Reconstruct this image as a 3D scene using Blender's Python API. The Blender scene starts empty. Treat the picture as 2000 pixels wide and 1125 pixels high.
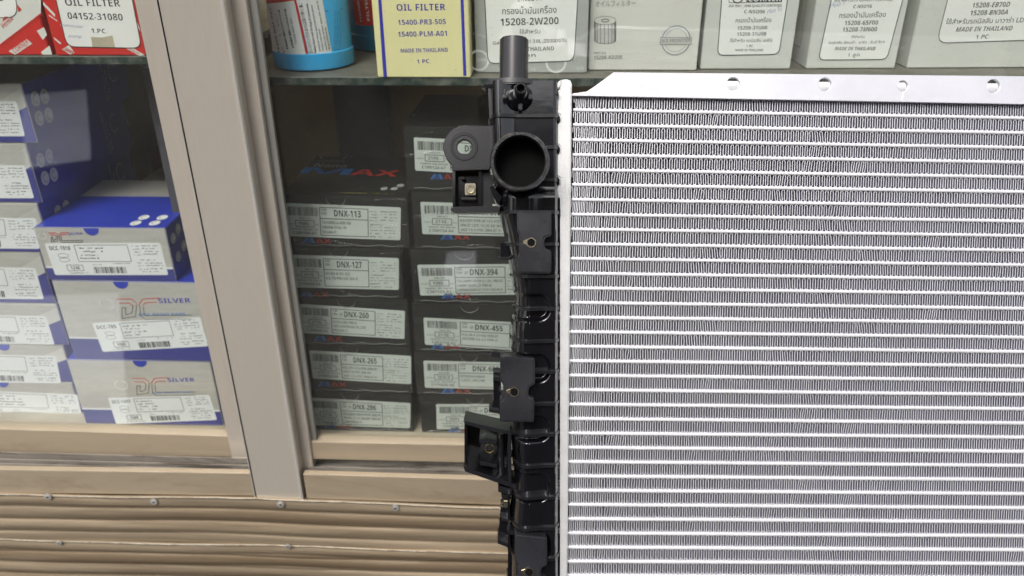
import bpy, bmesh, math, random
from mathutils import Vector, Matrix
random.seed(7)
RAD = math.radians
SC = bpy.context.scene
COL = SC.collection

# ------------------------------------------------------------------ camera
F_PX = 1555.0
CAM = Vector((0.0, -0.54, 1.35))
PITCH, YAW, ROLL = RAD(27.0), RAD(-2.86), RAD(-0.45)
FW = Vector((math.sin(YAW)*math.cos(PITCH), math.cos(YAW)*math.cos(PITCH), -math.sin(PITCH)))
R0 = Vector((math.cos(YAW), -math.sin(YAW), 0)); U0 = R0.cross(FW)
RT = R0*math.cos(ROLL) + U0*math.sin(ROLL)
UP = U0*math.cos(ROLL) - R0*math.sin(ROLL)
cd = bpy.data.cameras.new('camera'); cam = bpy.data.objects.new('camera', cd); COL.objects.link(cam)
cam.matrix_world = Matrix(((RT.x, UP.x, -FW.x, CAM.x), (RT.y, UP.y, -FW.y, CAM.y), (RT.z, UP.z, -FW.z, CAM.z), (0, 0, 0, 1)))
cd.sensor_width = 36; cd.lens = F_PX/2000*36; cd.clip_start = 0.02; cd.clip_end = 500
cd.dof.use_dof = True; cd.dof.focus_distance = 0.478; cd.dof.aperture_fstop = 10
SC.camera = cam

# ------------------------------------------------------------------ light
SUN_EL, SUN_AZ = 52.0, 200.0          # soft, veiled sun from behind the camera
w = bpy.data.worlds.new('World'); SC.world = w; w.use_nodes = True
nt = w.node_tree; bg = nt.nodes['Background']
sky = nt.nodes.new('ShaderNodeTexSky'); sky.sky_type = 'NISHITA'; sky.sun_disc = False
sky.sun_elevation = RAD(SUN_EL); sky.sun_rotation = RAD(SUN_AZ)
sky.air_density = 1.0; sky.dust_density = 4.0; sky.ozone_density = 0.6
hs = nt.nodes.new('ShaderNodeHueSaturation'); hs.inputs['Saturation'].default_value = 0.35
nt.links.new(sky.outputs[0], hs.inputs['Color']); nt.links.new(hs.outputs[0], bg.inputs[0])
bg.inputs[1].default_value = 0.13
sd = bpy.data.lights.new('sun', 'SUN'); sd.energy = 1.3; sd.angle = RAD(22); sd.color = (1.0, 0.965, 0.92)
sun = bpy.data.objects.new('sun', sd); COL.objects.link(sun)
az = RAD(SUN_AZ); el = RAD(SUN_EL)
sdir = Vector((math.sin(az)*math.cos(el), math.cos(az)*math.cos(el), math.sin(el)))   # towards the sun
sun.rotation_euler = sdir.to_track_quat('Z', 'Y').to_euler(); sun.location = (0, -3, 4)
SC.view_settings.view_transform = 'Standard'; SC.view_settings.look = 'None'
SC.view_settings.gamma = 1; SC.view_settings.exposure = 0.72
SC.cycles.transparent_max_bounces = 24; SC.cycles.max_bounces = 10

# ------------------------------------------------------------------ picking helpers
def ray(px, py): return RT*(px-1000) + UP*(562.5-py) + FW*F_PX
def P(px, py, y):
    d = ray(px, py); t = (y-CAM.y)/d.y; return CAM + d*t
def PZ(px, py, z):
    d = ray(px, py); t = (z-CAM.z)/d.z; return CAM + d*t

# ------------------------------------------------------------------ materials
MATS = {}
def _n(t, k): return t.nodes.new(k)
def mat(name, col, rough=.5, metal=0., coat=0., noise=None, bump=0., bscale=200., spec=.5, stretch=None, stain=None, rvar=0., coatr=.05):
    """noise=(scale, amount) colour mottling; stain=(colour, scale, threshold, amount)"""
    if name in MATS: return MATS[name]
    m = bpy.data.materials.new(name); m.use_nodes = True; t = m.node_tree; b = t.nodes['Principled BSDF']
    b.inputs['Base Color'].default_value = (*col, 1); b.inputs['Roughness'].default_value = rough
    b.inputs['Metallic'].default_value = metal; b.inputs['Coat Weight'].default_value = coat
    b.inputs['Coat Roughness'].default_value = coatr; b.inputs['Specular IOR Level'].default_value = spec
    tc = _n(t, 'ShaderNodeTexCoord'); mp = _n(t, 'ShaderNodeMapping'); oi = _n(t, 'ShaderNodeObjectInfo'); av = _n(t, 'ShaderNodeVectorMath')     # alike pieces get their own patch of the grain
    t.links.new(tc.outputs['Object'], av.inputs[0]); t.links.new(oi.outputs['Location'], av.inputs[1]); t.links.new(av.outputs[0], mp.inputs[0])
    if stretch: mp.inputs['Scale'].default_value = stretch
    cur = None
    if noise:
        nz = _n(t, 'ShaderNodeTexNoise'); nz.inputs['Scale'].default_value = noise[0]; nz.inputs['Detail'].default_value = 8
        nz.inputs['Roughness'].default_value = .65
        t.links.new(mp.outputs[0], nz.inputs['Vector'])
        mr = _n(t, 'ShaderNodeMapRange'); mr.inputs[1].default_value = .3; mr.inputs[2].default_value = .7
        mr.inputs[3].default_value = 1-noise[1]; mr.inputs[4].default_value = 1+noise[1]*.6
        t.links.new(nz.outputs[0], mr.inputs[0])
        mx = _n(t, 'ShaderNodeVectorMath'); mx.operation = 'SCALE'; mx.inputs[0].default_value = col
        t.links.new(mr.outputs[0], mx.inputs['Scale']); cur = mx.outputs[0]
        if rvar:
            m2 = _n(t, 'ShaderNodeMapRange'); m2.inputs[1].default_value = .3; m2.inputs[2].default_value = .7
            m2.inputs[3].default_value = rough-rvar; m2.inputs[4].default_value = rough+rvar
            t.links.new(nz.outputs[0], m2.inputs[0]); t.links.new(m2.outputs[0], b.inputs['Roughness'])
    if stain:
        for k, (sc, ss, th, am) in enumerate(stain):
            n2 = _n(t, 'ShaderNodeTexNoise'); n2.inputs['Scale'].default_value = ss; n2.inputs['Detail'].default_value = 10
            n2.inputs['Roughness'].default_value = .75; n2.inputs['Distortion'].default_value = .6
            t.links.new(mp.outputs[0], n2.inputs['Vector'])
            r2 = _n(t, 'ShaderNodeMapRange'); r2.inputs[1].default_value = th; r2.inputs[2].default_value = th+.12
            r2.inputs[3].default_value = 0; r2.inputs[4].default_value = am
            t.links.new(n2.outputs[0], r2.inputs[0])
            mm = _n(t, 'ShaderNodeMix'); mm.data_type = 'RGBA'; mm.inputs['B'].default_value = (*sc, 1)
            if cur: t.links.new(cur, mm.inputs['A'])
            else: mm.inputs['A'].default_value = (*col, 1)
            t.links.new(r2.outputs[0], mm.inputs['Factor']); cur = mm.outputs['Result']
    if cur: t.links.new(cur, b.inputs['Base Color'])
    if bump:
        n3 = _n(t, 'ShaderNodeTexNoise'); n3.inputs['Scale'].default_value = bscale; n3.inputs['Detail'].default_value = 6
        t.links.new(mp.outputs[0], n3.inputs['Vector'])
        bp = _n(t, 'ShaderNodeBump'); bp.inputs['Strength'].default_value = bump; bp.inputs['Distance'].default_value = .0008
        t.links.new(n3.outputs[0], bp.inputs['Height']); t.links.new(bp.outputs[0], b.inputs['Normal'])
        if coat: t.links.new(bp.outputs[0], b.inputs['Coat Normal'])
    MATS[name] = m; return m

def clear_mat(name, tint, refl, rough, specks=False, bump=0., bscale=40., dust=.0, streak=False, bdist=.0025):
    """thin clear sheet: transparent + mirror by Fresnel, a little dust"""
    m = bpy.data.materials.new(name); m.use_nodes = True; t = m.node_tree
    for n in list(t.nodes): t.nodes.remove(n)
    out = _n(t, 'ShaderNodeOutputMaterial'); tr = _n(t, 'ShaderNodeBsdfTransparent'); tr.inputs[0].default_value = (*tint, 1)
    gl = _n(t, 'ShaderNodeBsdfGlossy'); gl.inputs['Roughness'].default_value = rough; gl.inputs[0].default_value = (1, 1, 1, 1)
    fr = _n(t, 'ShaderNodeFresnel'); ge = _n(t, 'ShaderNodeNewGeometry'); mi = _n(t, 'ShaderNodeMapRange')     # same mirror strength on both faces of a thin sheet
    mi.inputs[3].default_value = refl; mi.inputs[4].default_value = 1/refl; t.links.new(ge.outputs['Backfacing'], mi.inputs[0]); t.links.new(mi.outputs[0], fr.inputs[0])
    mx = _n(t, 'ShaderNodeMixShader'); t.links.new(fr.outputs[0], mx.inputs[0]); t.links.new(tr.outputs[0], mx.inputs[1]); t.links.new(gl.outputs[0], mx.inputs[2])
    tc = _n(t, 'ShaderNodeTexCoord')
    if bump:
        n3 = _n(t, 'ShaderNodeTexNoise'); n3.inputs['Scale'].default_value = bscale; n3.inputs['Detail'].default_value = 5; n3.inputs['Distortion'].default_value = 1.5
        mp = _n(t, 'ShaderNodeMapping'); mp.inputs['Scale'].default_value = (.35, 1, 1.3)
        t.links.new(tc.outputs['Object'], mp.inputs[0]); t.links.new(mp.outputs[0], n3.inputs['Vector'])
        bp = _n(t, 'ShaderNodeBump'); bp.inputs['Strength'].default_value = bump; bp.inputs['Distance'].default_value = bdist
        t.links.new(n3.outputs[0], bp.inputs['Height']); t.links.new(bp.outputs[0], gl.inputs['Normal']); t.links.new(bp.outputs[0], fr.inputs['Normal'])
    last = mx.outputs[0]
    if dust or specks:
        df = _n(t, 'ShaderNodeBsdfDiffuse'); df.inputs[0].default_value = (.75, .72, .66, 1)
        n1 = _n(t, 'ShaderNodeTexNoise'); n1.inputs['Scale'].default_value = 9; n1.inputs['Detail'].default_value = 6
        t.links.new(tc.outputs['Object'], n1.inputs['Vector'])
        r1 = _n(t, 'ShaderNodeMapRange'); r1.inputs[1].default_value = .35; r1.inputs[2].default_value = .75; r1.inputs[3].default_value = dust*.4; r1.inputs[4].default_value = dust*1.8
        t.links.new(n1.outputs[0], r1.inputs[0]); fac = r1.outputs[0]
        if specks:
            vo = _n(t, 'ShaderNodeTexVoronoi'); vo.inputs['Scale'].default_value = 300; t.links.new(tc.outputs['Object'], vo.inputs['Vector'])
            vs = _n(t, 'ShaderNodeSeparateColor'); t.links.new(vo.outputs['Color'], vs.inputs[0])
            th = _n(t, 'ShaderNodeMath'); th.operation = 'LESS_THAN'; th.inputs[1].default_value = .12; t.links.new(vo.outputs['Distance'], th.inputs[0])
            t2 = _n(t, 'ShaderNodeMath'); t2.operation = 'GREATER_THAN'; t2.inputs[1].default_value = .84; t.links.new(vs.outputs[0], t2.inputs[0])
            ml = _n(t, 'ShaderNodeMath'); ml.operation = 'MULTIPLY'; t.links.new(th.outputs[0], ml.inputs[0]); t.links.new(t2.outputs[0], ml.inputs[1])
            m5 = _n(t, 'ShaderNodeMath'); m5.operation = 'MULTIPLY'; m5.inputs[1].default_value = .16; t.links.new(ml.outputs[0], m5.inputs[0])
            ad = _n(t, 'ShaderNodeMath'); ad.operation = 'ADD'; ad.use_clamp = True; t.links.new(fac, ad.inputs[0]); t.links.new(m5.outputs[0], ad.inputs[1]); fac = ad.outputs[0]
        m6 = _n(t, 'ShaderNodeMixShader'); t.links.new(fac, m6.inputs[0]); t.links.new(last, m6.inputs[1]); t.links.new(df.outputs[0], m6.inputs[2]); last = m6.outputs[0]
    t.links.new(last, out.inputs[0]); return m

DIRT = (.16, .10, .055)
M_FRAME = mat('anodised_frame', (.57, .52, .45), .34, .4, noise=(90, .035), stretch=(6, 6, .5), bump=.06, bscale=200, stain=[((.34, .27, .19), 2.2, .60, .35), (DIRT, 34, .70, .6)], rvar=.05)
M_FRAMEH = mat('anodised_rail', (.42, .345, .25), .42, .3, noise=(60, .06), stretch=(.7, 3, 3), bump=.08, bscale=150, stain=[((.24, .17, .10), 6, .52, .45), ((.09, .06, .04), 34, .68, .6)], rvar=.08)
M_TRACK = mat('grimy_track', (.34, .31, .27), .5, .4, noise=(30, .35), stretch=(.5, 5, 5), bump=.4, bscale=120, stain=[((.09, .075, .06), 25, .5, .8)])
M_CHAN = mat('grey_channel', (.26, .25, .23), .5, .3, noise=(20, .2), stretch=(4, 4, .6))
M_CORR = mat('corrugated_metal', (.34, .27, .185), .46, .35, noise=(44, .42), stretch=(.08, 2.2, 2.2), bump=.3, bscale=70, stain=[((.15, .10, .055), 9, .48, .65), ((.44, .38, .28), 26, .60, .35), ((.06, .045, .03), 70, .70, .6)], rvar=.12)
M_SCREW = mat('zinc_screw', (.62, .60, .56), .45, .6, noise=(300, .25))
M_ALU = mat('brazed_aluminium', (.80, .80, .83), .42, .35, noise=(60, .05), bump=.25, bscale=420, rvar=.05)
M_HEAD = mat('cast_aluminium', (.60, .60, .60), .48, .35, noise=(90, .09), bump=.35, bscale=1300, stain=[((.25, .25, .26), 60, .70, .6)], rvar=.06)
M_FIN = mat('shaded_fin_aluminium', (.66, .63, .80), .32, .65, noise=(70, .20), bump=.35, bscale=600, stain=[((.42, .40, .46), 16, .58, .55), ((.85, .83, .92), 24, .66, .4)])
def louvre_shade():  # stripes put the shade of the louvre gaps into the wall colour
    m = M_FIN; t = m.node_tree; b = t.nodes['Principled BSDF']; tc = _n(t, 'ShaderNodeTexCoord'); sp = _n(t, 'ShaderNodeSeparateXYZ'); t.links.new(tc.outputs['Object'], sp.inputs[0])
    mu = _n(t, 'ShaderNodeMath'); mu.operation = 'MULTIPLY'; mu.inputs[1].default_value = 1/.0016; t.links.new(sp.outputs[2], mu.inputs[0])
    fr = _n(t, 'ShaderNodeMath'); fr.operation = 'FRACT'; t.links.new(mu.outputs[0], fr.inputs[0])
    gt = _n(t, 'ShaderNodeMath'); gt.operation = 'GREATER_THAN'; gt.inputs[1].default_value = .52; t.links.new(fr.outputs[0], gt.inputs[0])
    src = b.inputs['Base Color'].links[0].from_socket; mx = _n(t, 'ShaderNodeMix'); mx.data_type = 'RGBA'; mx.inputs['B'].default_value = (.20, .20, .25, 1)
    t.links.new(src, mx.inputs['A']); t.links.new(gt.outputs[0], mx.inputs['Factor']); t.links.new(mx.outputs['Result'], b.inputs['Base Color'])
louvre_shade()
M_PLAS = mat('black_glossy_plastic', (.005, .005, .007), .14, 0, coat=.7, spec=.5, noise=(60, .2), bump=.04, bscale=160, coatr=.07)
M_PLASM = mat('black_satin_plastic', (.009, .009, .011), .28, 0, coat=.2, spec=.45, noise=(80, .2), bump=.06, bscale=900)
M_HOLE = mat('dark_bore', (.004, .004, .004), .8, spec=.1)
M_NUT = mat('yellow_zinc_nut', (.78, .72, .55), .22, 1.)
M_NUT2 = mat('dull_zinc', (.30, .28, .22), .3, 1.)
M_INT = mat('cabinet_lining', (.55, .38, .14), .7, noise=(5, .3), bump=.3, bscale=30)
M_FLOOR = mat('cabinet_floor', (.40, .36, .28), .6, noise=(12, .2))
M_BPOST = mat('inner_post', (.07, .07, .08), .6)
M_ROAD = mat('asphalt', (.032, .032, .030), .85, noise=(3, .25), bump=.5, bscale=30)
M_HOUSE = mat('house_wall', (.16, .12, .09), .8, noise=(1.5, .2))
M_REFLECT = mat('pale_reflector', (.74, .75, .80), .85, noise=(3, .2), bump=.5, bscale=30)
M_PAPER = mat('label_paper', (.86, .88, .86), .42, coat=.15, noise=(25, .04), stain=[((.60, .57, .42), 16, .66, .35)])
M_PAPERG = mat('film_covered_label', (.60, .66, .62), .40, coat=.2, noise=(25, .05), stain=[((.52, .48, .32), 18, .64, .4)])
M_PAPERW = mat('label_paper_white', (.80, .83, .84), .5, noise=(25, .03))
M_INK = mat('black_ink', (.025, .03, .03), .6)
M_GREYINK = mat('grey_ink', (.16, .17, .17), .6)
M_MIDINK = mat('mid_grey_ink', (.30, .31, .30), .6)
M_PALEINK = mat('pale_ink', (.74, .78, .77), .5)
M_BLUEINK = mat('blue_ink', (.035, .04, .42), .5)
M_PENINK = mat('faded_pen_ink', (.38, .43, .62), .6)
M_REDINK = mat('red_ink', (.60, .035, .02), .5)
M_BLUEM = mat('bright_blue_ink', (.04, .22, .62), .5)
M_BLUEM2 = mat('muted_blue_ink', (.03, .14, .36), .5)
M_REDM2 = mat('muted_red_ink', (.32, .03, .02), .5)
M_NAVY = mat('navy_ink', (.03, .05, .20), .5)
M_RED = mat('red_carton', (.62, .028, .022), .38, coat=.2, noise=(9, .08))
M_WHITEC = mat('white_carton', (.72, .74, .70), .45, noise=(12, .05))
M_BLUE = mat('blue_carton', (.026, .050, .46), .35, coat=.3, noise=(12, .15), bump=.2, bscale=60)
M_PURP = mat('violet_blue_ink', (.050, .055, .26), .4, coat=.2)
M_SILV = mat('silver_carton', (.62, .61, .57), .36, .3, noise=(40, .10), stretch=(1, 1, 6), bump=.15, bscale=70, stain=[((.78, .76, .68), 30, .66, .4)])
M_YEL = mat('pale_yellow_carton', (.82, .78, .42), .45, noise=(20, .04), bump=.1, bscale=60)
M_GREY = mat('grey_carton', (.48, .50, .49), .42, .15, noise=(9, .08), bump=.15, bscale=50, stain=[((.80, .79, .72), 45, .69, .5), ((.33, .31, .25), 28, .70, .35)])
M_GREY2 = mat('pale_grey_carton', (.68, .69, .65), .45, noise=(9, .08), bump=.15, bscale=50, stain=[((.80, .79, .72), 45, .69, .5), ((.33, .31, .25), 28, .70, .35)])
M_GREY3 = mat('green_grey_carton', (.63, .65, .62), .45, noise=(9, .08), bump=.15, bscale=50, stain=[((.80, .79, .72), 45, .69, .5), ((.33, .31, .25), 28, .70, .35)])
M_BLK = mat('charcoal_carton', (.014, .015, .014), .4, coat=.2, noise=(20, .25), bump=.2, bscale=50)
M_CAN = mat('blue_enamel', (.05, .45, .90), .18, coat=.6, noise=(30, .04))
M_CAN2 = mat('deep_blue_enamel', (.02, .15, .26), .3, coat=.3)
M_EDGE = mat('card_edge', (.50, .44, .33), .7)
M_TAPE = mat('old_tape_mark', (.50, .46, .34), .5, noise=(60, .15))
M_GLASS = clear_mat('dusty_glass', (.975, .985, .972), 1.56, .01, specks=True, dust=.009)
M_SHELF = None
def shelf_mat():
    m = bpy.data.materials.new('green_edged_glass'); m.use_nodes = True; b = m.node_tree.nodes['Principled BSDF']
    b.inputs['Base Color'].default_value = (.028, .05, .042, 1); b.inputs['Roughness'].default_value = .12
    t = m.node_tree; tc = _n(t, 'ShaderNodeTexCoord'); nz = _n(t, 'ShaderNodeTexNoise'); nz.inputs['Scale'].default_value = 120; nz.inputs['Detail'].default_value = 9
    t.links.new(tc.outputs['Object'], nz.inputs['Vector']); mr = _n(t, 'ShaderNodeMapRange'); mr.inputs[1].default_value = .45; mr.inputs[2].default_value = .75; mr.inputs[3].default_value = 0; mr.inputs[4].default_value = .5
    t.links.new(nz.outputs[0], mr.inputs[0]); mx = _n(t, 'ShaderNodeMix'); mx.data_type = 'RGBA'; mx.inputs['A'].default_value = (.03, .05, .042, 1); mx.inputs['B'].default_value = (.30, .30, .26, 1)
    t.links.new(mr.outputs[0], mx.inputs['Factor']); t.links.new(mx.outputs['Result'], b.inputs['Base Color'])
    m2 = mat('dusty_shelf_top', (.15, .145, .12), .55, noise=(40, .3))
    return m, m2
M_SHELF, M_SHELFTOP = shelf_mat()
M_WRAP = clear_mat('shrink_wrap_film', (.98, .98, .98), 1.38, .10, bump=1.0, bscale=34, dust=.006, bdist=.006)

# ------------------------------------------------------------------ object helpers
def link(name, verts, faces, m, parent=None, smooth=False, mats=None, fmat=None):
    me = bpy.data.meshes.new(name); me.from_pydata([tuple(v) for v in verts], [], faces)
    for q in (mats or [m]): me.materials.append(q)
    if fmat:
        for p, k in zip(me.polygons, fmat): p.material_index = k
    if smooth:
        for p in me.polygons: p.use_smooth = True
    me.validate(); me.update()
    o = bpy.data.objects.new(name, me); COL.objects.link(o)
    if parent: o.parent = parent
    return o
def link_bm(name, bm, m, parent=None, smooth=False):
    me = bpy.data.meshes.new(name); bm.to_mesh(me); bm.free(); me.materials.append(m)
    if smooth:
        for p in me.polygons: p.use_smooth = True
        me.set_sharp_from_angle(angle=RAD(38))
    o = bpy.data.objects.new(name, me); COL.objects.link(o)
    if parent: o.parent = parent
    return o
def thing(o, label, cat, group=None):
    o['label'] = label; o['category'] = cat
    if group: o['group'] = group
    return o
def empty(name, M=None):
    o = bpy.data.objects.new(name, None); COL.objects.link(o); o.empty_display_size = .02
    if M is not None: o.matrix_world = M
    return o
def hexa(q, n, th, bev=0.):
    """solid from four corner points (front), pushed back by vector n*th"""
    bm = bmesh.new(); a = [bm.verts.new(v) for v in q]; b = [bm.verts.new(Vector(v)+n*th) for v in q]
    bm.faces.new(a); bm.faces.new(b[::-1])
    k = len(q)
    for i in range(k): bm.faces.new((a[i], b[i], b[(i+1) % k], a[(i+1) % k]))
    bmesh.ops.recalc_face_normals(bm, faces=bm.faces)
    if bev: bmesh.ops.bevel(bm, geom=list(bm.edges), offset=bev, segments=2, affect='EDGES', profile=.5)
    return bm
def add_to(bm, other):
    me = bpy.data.meshes.new('tmp'); other.to_mesh(me); other.free(); bm.from_mesh(me); bpy.data.meshes.remove(me)

# ------------------------------------------------------------------ lettering
def style(s, st):
    if st not in ('r', 'b', 'i', 'bi'): return s
    A = {'r': (0x1D5A0, 0x1D5BA, 0x1D7E2), 'b': (0x1D5D4, 0x1D5EE, 0x1D7EC), 'i': (0x1D608, 0x1D622, 0x1D7E2), 'bi': (0x1D63C, 0x1D656, 0x1D7EC)}[st]
    return ''.join(chr(A[0]+ord(c)-65) if 'A' <= c <= 'Z' else chr(A[1]+ord(c)-97) if 'a' <= c <= 'z' else chr(A[2]+ord(c)-48) if '0' <= c <= '9' else c for c in s)
GC = {}
def glyphs(s, st='r', off=0.):
    if st in ('r', 'i') and off > .006: st = {'r': 'b', 'i': 'bi'}[st]; off = -.012
    elif off > 0: off = 0.
    k = (s, st, off)
    if k in GC: return GC[k]
    c = bpy.data.curves.new('txt', 'FONT'); c.body = style(s, st); c.size = 1; c.resolution_u = 2; c.offset = off
    o = bpy.data.objects.new('txt', c); COL.objects.link(o); dg = bpy.context.evaluated_depsgraph_get()
    me = bpy.data.meshes.new_from_object(o.evaluated_get(dg))
    vs = [(v.co.x, v.co.y) for v in me.vertices]; fs = [tuple(p.vertices) for p in me.polygons]
    bpy.data.objects.remove(o); bpy.data.curves.remove(c); bpy.data.meshes.remove(me)
    x0 = min(v[0] for v in vs); x1 = max(v[0] for v in vs)
    GC[k] = ([(v[0]-x0, v[1]) for v in vs], fs, x1-x0); return GC[k]

class Surf:
    """a flat face of a thing; 2-D coordinates in metres on it"""
    def __init__(s, M, o, ex, ey, n):
        s.M = M; s.o = Vector(o); s.ex = Vector(ex); s.ey = Vector(ey); s.n = Vector(n)
        s.Mi = M.inverted()
    def to2(s, px, py):
        c = s.Mi @ CAM; d = s.Mi.to_3x3() @ ray(px, py)
        t = (s.o-c).dot(s.n)/d.dot(s.n); p = c+d*t-s.o
        return Vector((p.dot(s.ex), p.dot(s.ey)))
    def to3(s, q, h): return s.o + s.ex*q[0] + s.ey*q[1] + s.n*h
class CylSurf(Surf):
    """upright cylinder of radius r, axis at local origin; 2-D = (arc length from the front, height)"""
    def __init__(s, M, r): s.M = M; s.Mi = M.inverted(); s.r = r
    def to2(s, px, py):
        c = s.Mi @ CAM; d = s.Mi.to_3x3() @ ray(px, py)
        a = d.x**2+d.y**2; b = c.x*d.x+c.y*d.y; e = c.x**2+c.y**2-s.r**2
        t = (-b-math.sqrt(max(0, b*b-a*e)))/a; p = c+d*t
        return Vector((math.atan2(p.x, -p.y)*s.r, p.z))
    def to3(s, q, h):
        a = q[0]/s.r; return Vector((math.sin(a)*(s.r+h), -math.cos(a)*(s.r+h), q[1]))

class Ink:
    def __init__(s, surf, h=.00025): s.s = surf; s.h = h; s.v = []; s.f = []
    def poly(s, pts, h=None):
        k = len(s.v); s.v += [s.s.to3(p, s.h if h is None else h) for p in pts]; s.f.append(tuple(range(k, k+len(pts))))
    def grid(s, a, b, c, d, nx=1, ny=1):
        k = len(s.v)
        for j in range(ny+1):
            for i in range(nx+1):
                u, t = i/nx, j/ny; s.v.append(s.s.to3(a*(1-u)*(1-t)+b*u*(1-t)+c*u*t+d*(1-u)*t, s.h))
        for j in range(ny):
            for i in range(nx):
                q = k+j*(nx+1)+i; s.f.append((q, q+1, q+nx+2, q+nx+1))
    def line(s, a, b, w):
        d = b-a
        if d.length < 1e-9: return
        p = Vector((-d.y, d.x)).normalized()*w/2; s.poly([a-p, b-p, b+p, a+p])
    def pline(s, pts, w, closed=False):
        n = len(pts)
        for i in range(n if closed else n-1): s.line(pts[i], pts[(i+1) % n], w)
    def ring(s, c, rx, ry, w, n=28, a0=0., a1=6.2832):
        for i in range(n):
            t0 = a0+(a1-a0)*i/n; t1 = a0+(a1-a0)*(i+1)/n
            s.poly([c+Vector((math.cos(t)*(rx+k*w/2), math.sin(t)*(ry+k*w/2))) for t, k in ((t0, -1), (t0, 1), (t1, 1), (t1, -1))])
    def disc(s, c, rx, ry, n=22): s.poly([c+Vector((math.cos(6.2832*i/n)*rx, math.sin(6.2832*i/n)*ry)) for i in range(n)])
    def text2(s, st, a, b, cap, sty='r', off=0.):
        """a baseline start, b baseline end (2-D), cap = capital height in metres"""
        vs, fs, wd = glyphs(st, sty, off); d = (b-a); L = d.length; ex = d/L; ey = Vector((-ex.y, ex.x)); sx = L/wd; sy = cap/.70
        k = len(s.v); s.v += [s.s.to3(a+ex*x*sx+ey*y*sy, s.h) for x, y in vs]; s.f += [tuple(k+i for i in f) for f in fs]
    def text(s, st, p0, p1, hpx, sty='r', off=.0):
        a = s.s.to2(*p0); b = s.s.to2(*p1); sc = (b-a).length/math.hypot(p1[0]-p0[0], p1[1]-p0[1])
        s.text2(st, a, b, hpx*sc, sty, off)
    def dashes(s, a, b, h, dens=.7):
        """rows of print far too small to read"""
        d = b-a; L = d.length; e = d/L; n = Vector((-e.y, e.x)); x = 0
        while x < L:
            w = h*random.uniform(.4, 1.6)
            if random.random() < dens:
                t = random.uniform(.3, .55)*h; o = random.uniform(-.15, .2)*h
                p = a+e*x+n*o; q = a+e*min(L, x+w*.8)+n*(o+random.uniform(-.15, .15)*h); s.line(p, q, t)
            x += w
    def build(s, name, m, parent, label=None):
        if not s.f: return None
        o = link(name, s.v, s.f, m, parent)
        if label: o['label'] = label
        return o

def rquad(q, r, n=4):
    """rounded quad through 4 two-d corners"""
    out = []
    for i in range(4):
        p, a, b = q[i], q[i-1], q[(i+1) % 4]; da = (a-p).normalized()*r; db = (b-p).normalized()*r
        for k in range(n+1):
            t = k/n; out.append((p+da)*(1-t)**2+2*p*t*(1-t)+(p+db)*t*t)
    return out
class Label:
    def __init__(s, surf, quad, parent, m=None, r=.0015, outline=None, h=.0002, nx=0):
        s.s = surf; s.q = [surf.to2(*p) if not isinstance(p, Vector) else p for p in quad]   # TL TR BR BL
        i = Ink(surf, h)
        if nx: i.grid(s.q[3], s.q[2], s.q[1], s.q[0], nx, 1)
        else: i.poly(rquad(s.q, r)[::-1])
        s.o = i.build('label', m or M_PAPER, parent); s.ink = Ink(surf, h+.00012); s.outr = outline
        s.H = ((s.q[0]-s.q[3]).length+(s.q[1]-s.q[2]).length)/2; s.W = (s.q[1]-s.q[0]).length
        if outline: s.ink.pline(rquad(s.q, r+.0006)[::-1], outline, True)
    def p(s, x, y):
        a, b, c, d = s.q; return a*(1-x)*(1-y)+b*x*(1-y)+c*x*y+d*(1-x)*y
    def t(s, st, x0, x1, y, cap, sty='r', off=.02): s.ink.text2(st, s.p(x0, y), s.p(x1, y), cap*s.H, sty, off)
    def box(s, x0, y0, x1, y1, w=.0005): s.ink.pline([s.p(x0, y0), s.p(x1, y0), s.p(x1, y1), s.p(x0, y1)], w, True)
    def dash(s, x0, x1, y, h): s.ink.dashes(s.p(x0, y), s.p(x1, y), h*s.H)
    def bars(s, x0, x1, y0, y1, n=34):
        rnd = random.Random(int(s.W*1e6)); x = x0; d = (x1-x0)/n
        while x < x1-d:
            w = d*rnd.choice((.35, .35, .6, 1.)); s.ink.poly([s.p(x, y1), s.p(x+w, y1), s.p(x+w, y0), s.p(x, y0)]); x += w+d*rnd.choice((.35, .45, .8))
    def done(s, m=None): s.ink.build('lettering', m or M_INK, s.o)

# ------------------------------------------------------------------ road, mirrored surroundings and cabinet
g = link('road', [(-40, -60, 0), (40, -60, 0), (40, 8, 0), (-40, 8, 0)], [(0, 1, 2, 3)], M_ROAD); g['kind'] = 'structure'
def glass_floor(px, py):      # where the ground lies that the upright panes mirror at this spot
    a = P(px, py, .03); d = a-CAM; d.y = -d.y; t = -a.z/d.z; q = a+d*t; return (q.x, q.y, .006)
for quad in ([(40, 188), (168, 177), (178, 313), (50, 332)], [(-120, 590), (232, 575), (252, 838), (-120, 838)], [(874, 492), (930, 489), (932, 555), (862, 572)]):
    vs = [glass_floor(*q) for q in quad]; g = link('reflector_slab', vs+[(v[0], v[1], -.03) for v in vs], [(0, 1, 2, 3), (0, 1, 5, 4), (1, 2, 6, 5), (2, 3, 7, 6), (3, 0, 4, 7)], M_REFLECT); g['kind'] = 'structure'  # unseen pale slabs, added and shaped for bright reflections in the panes
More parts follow.
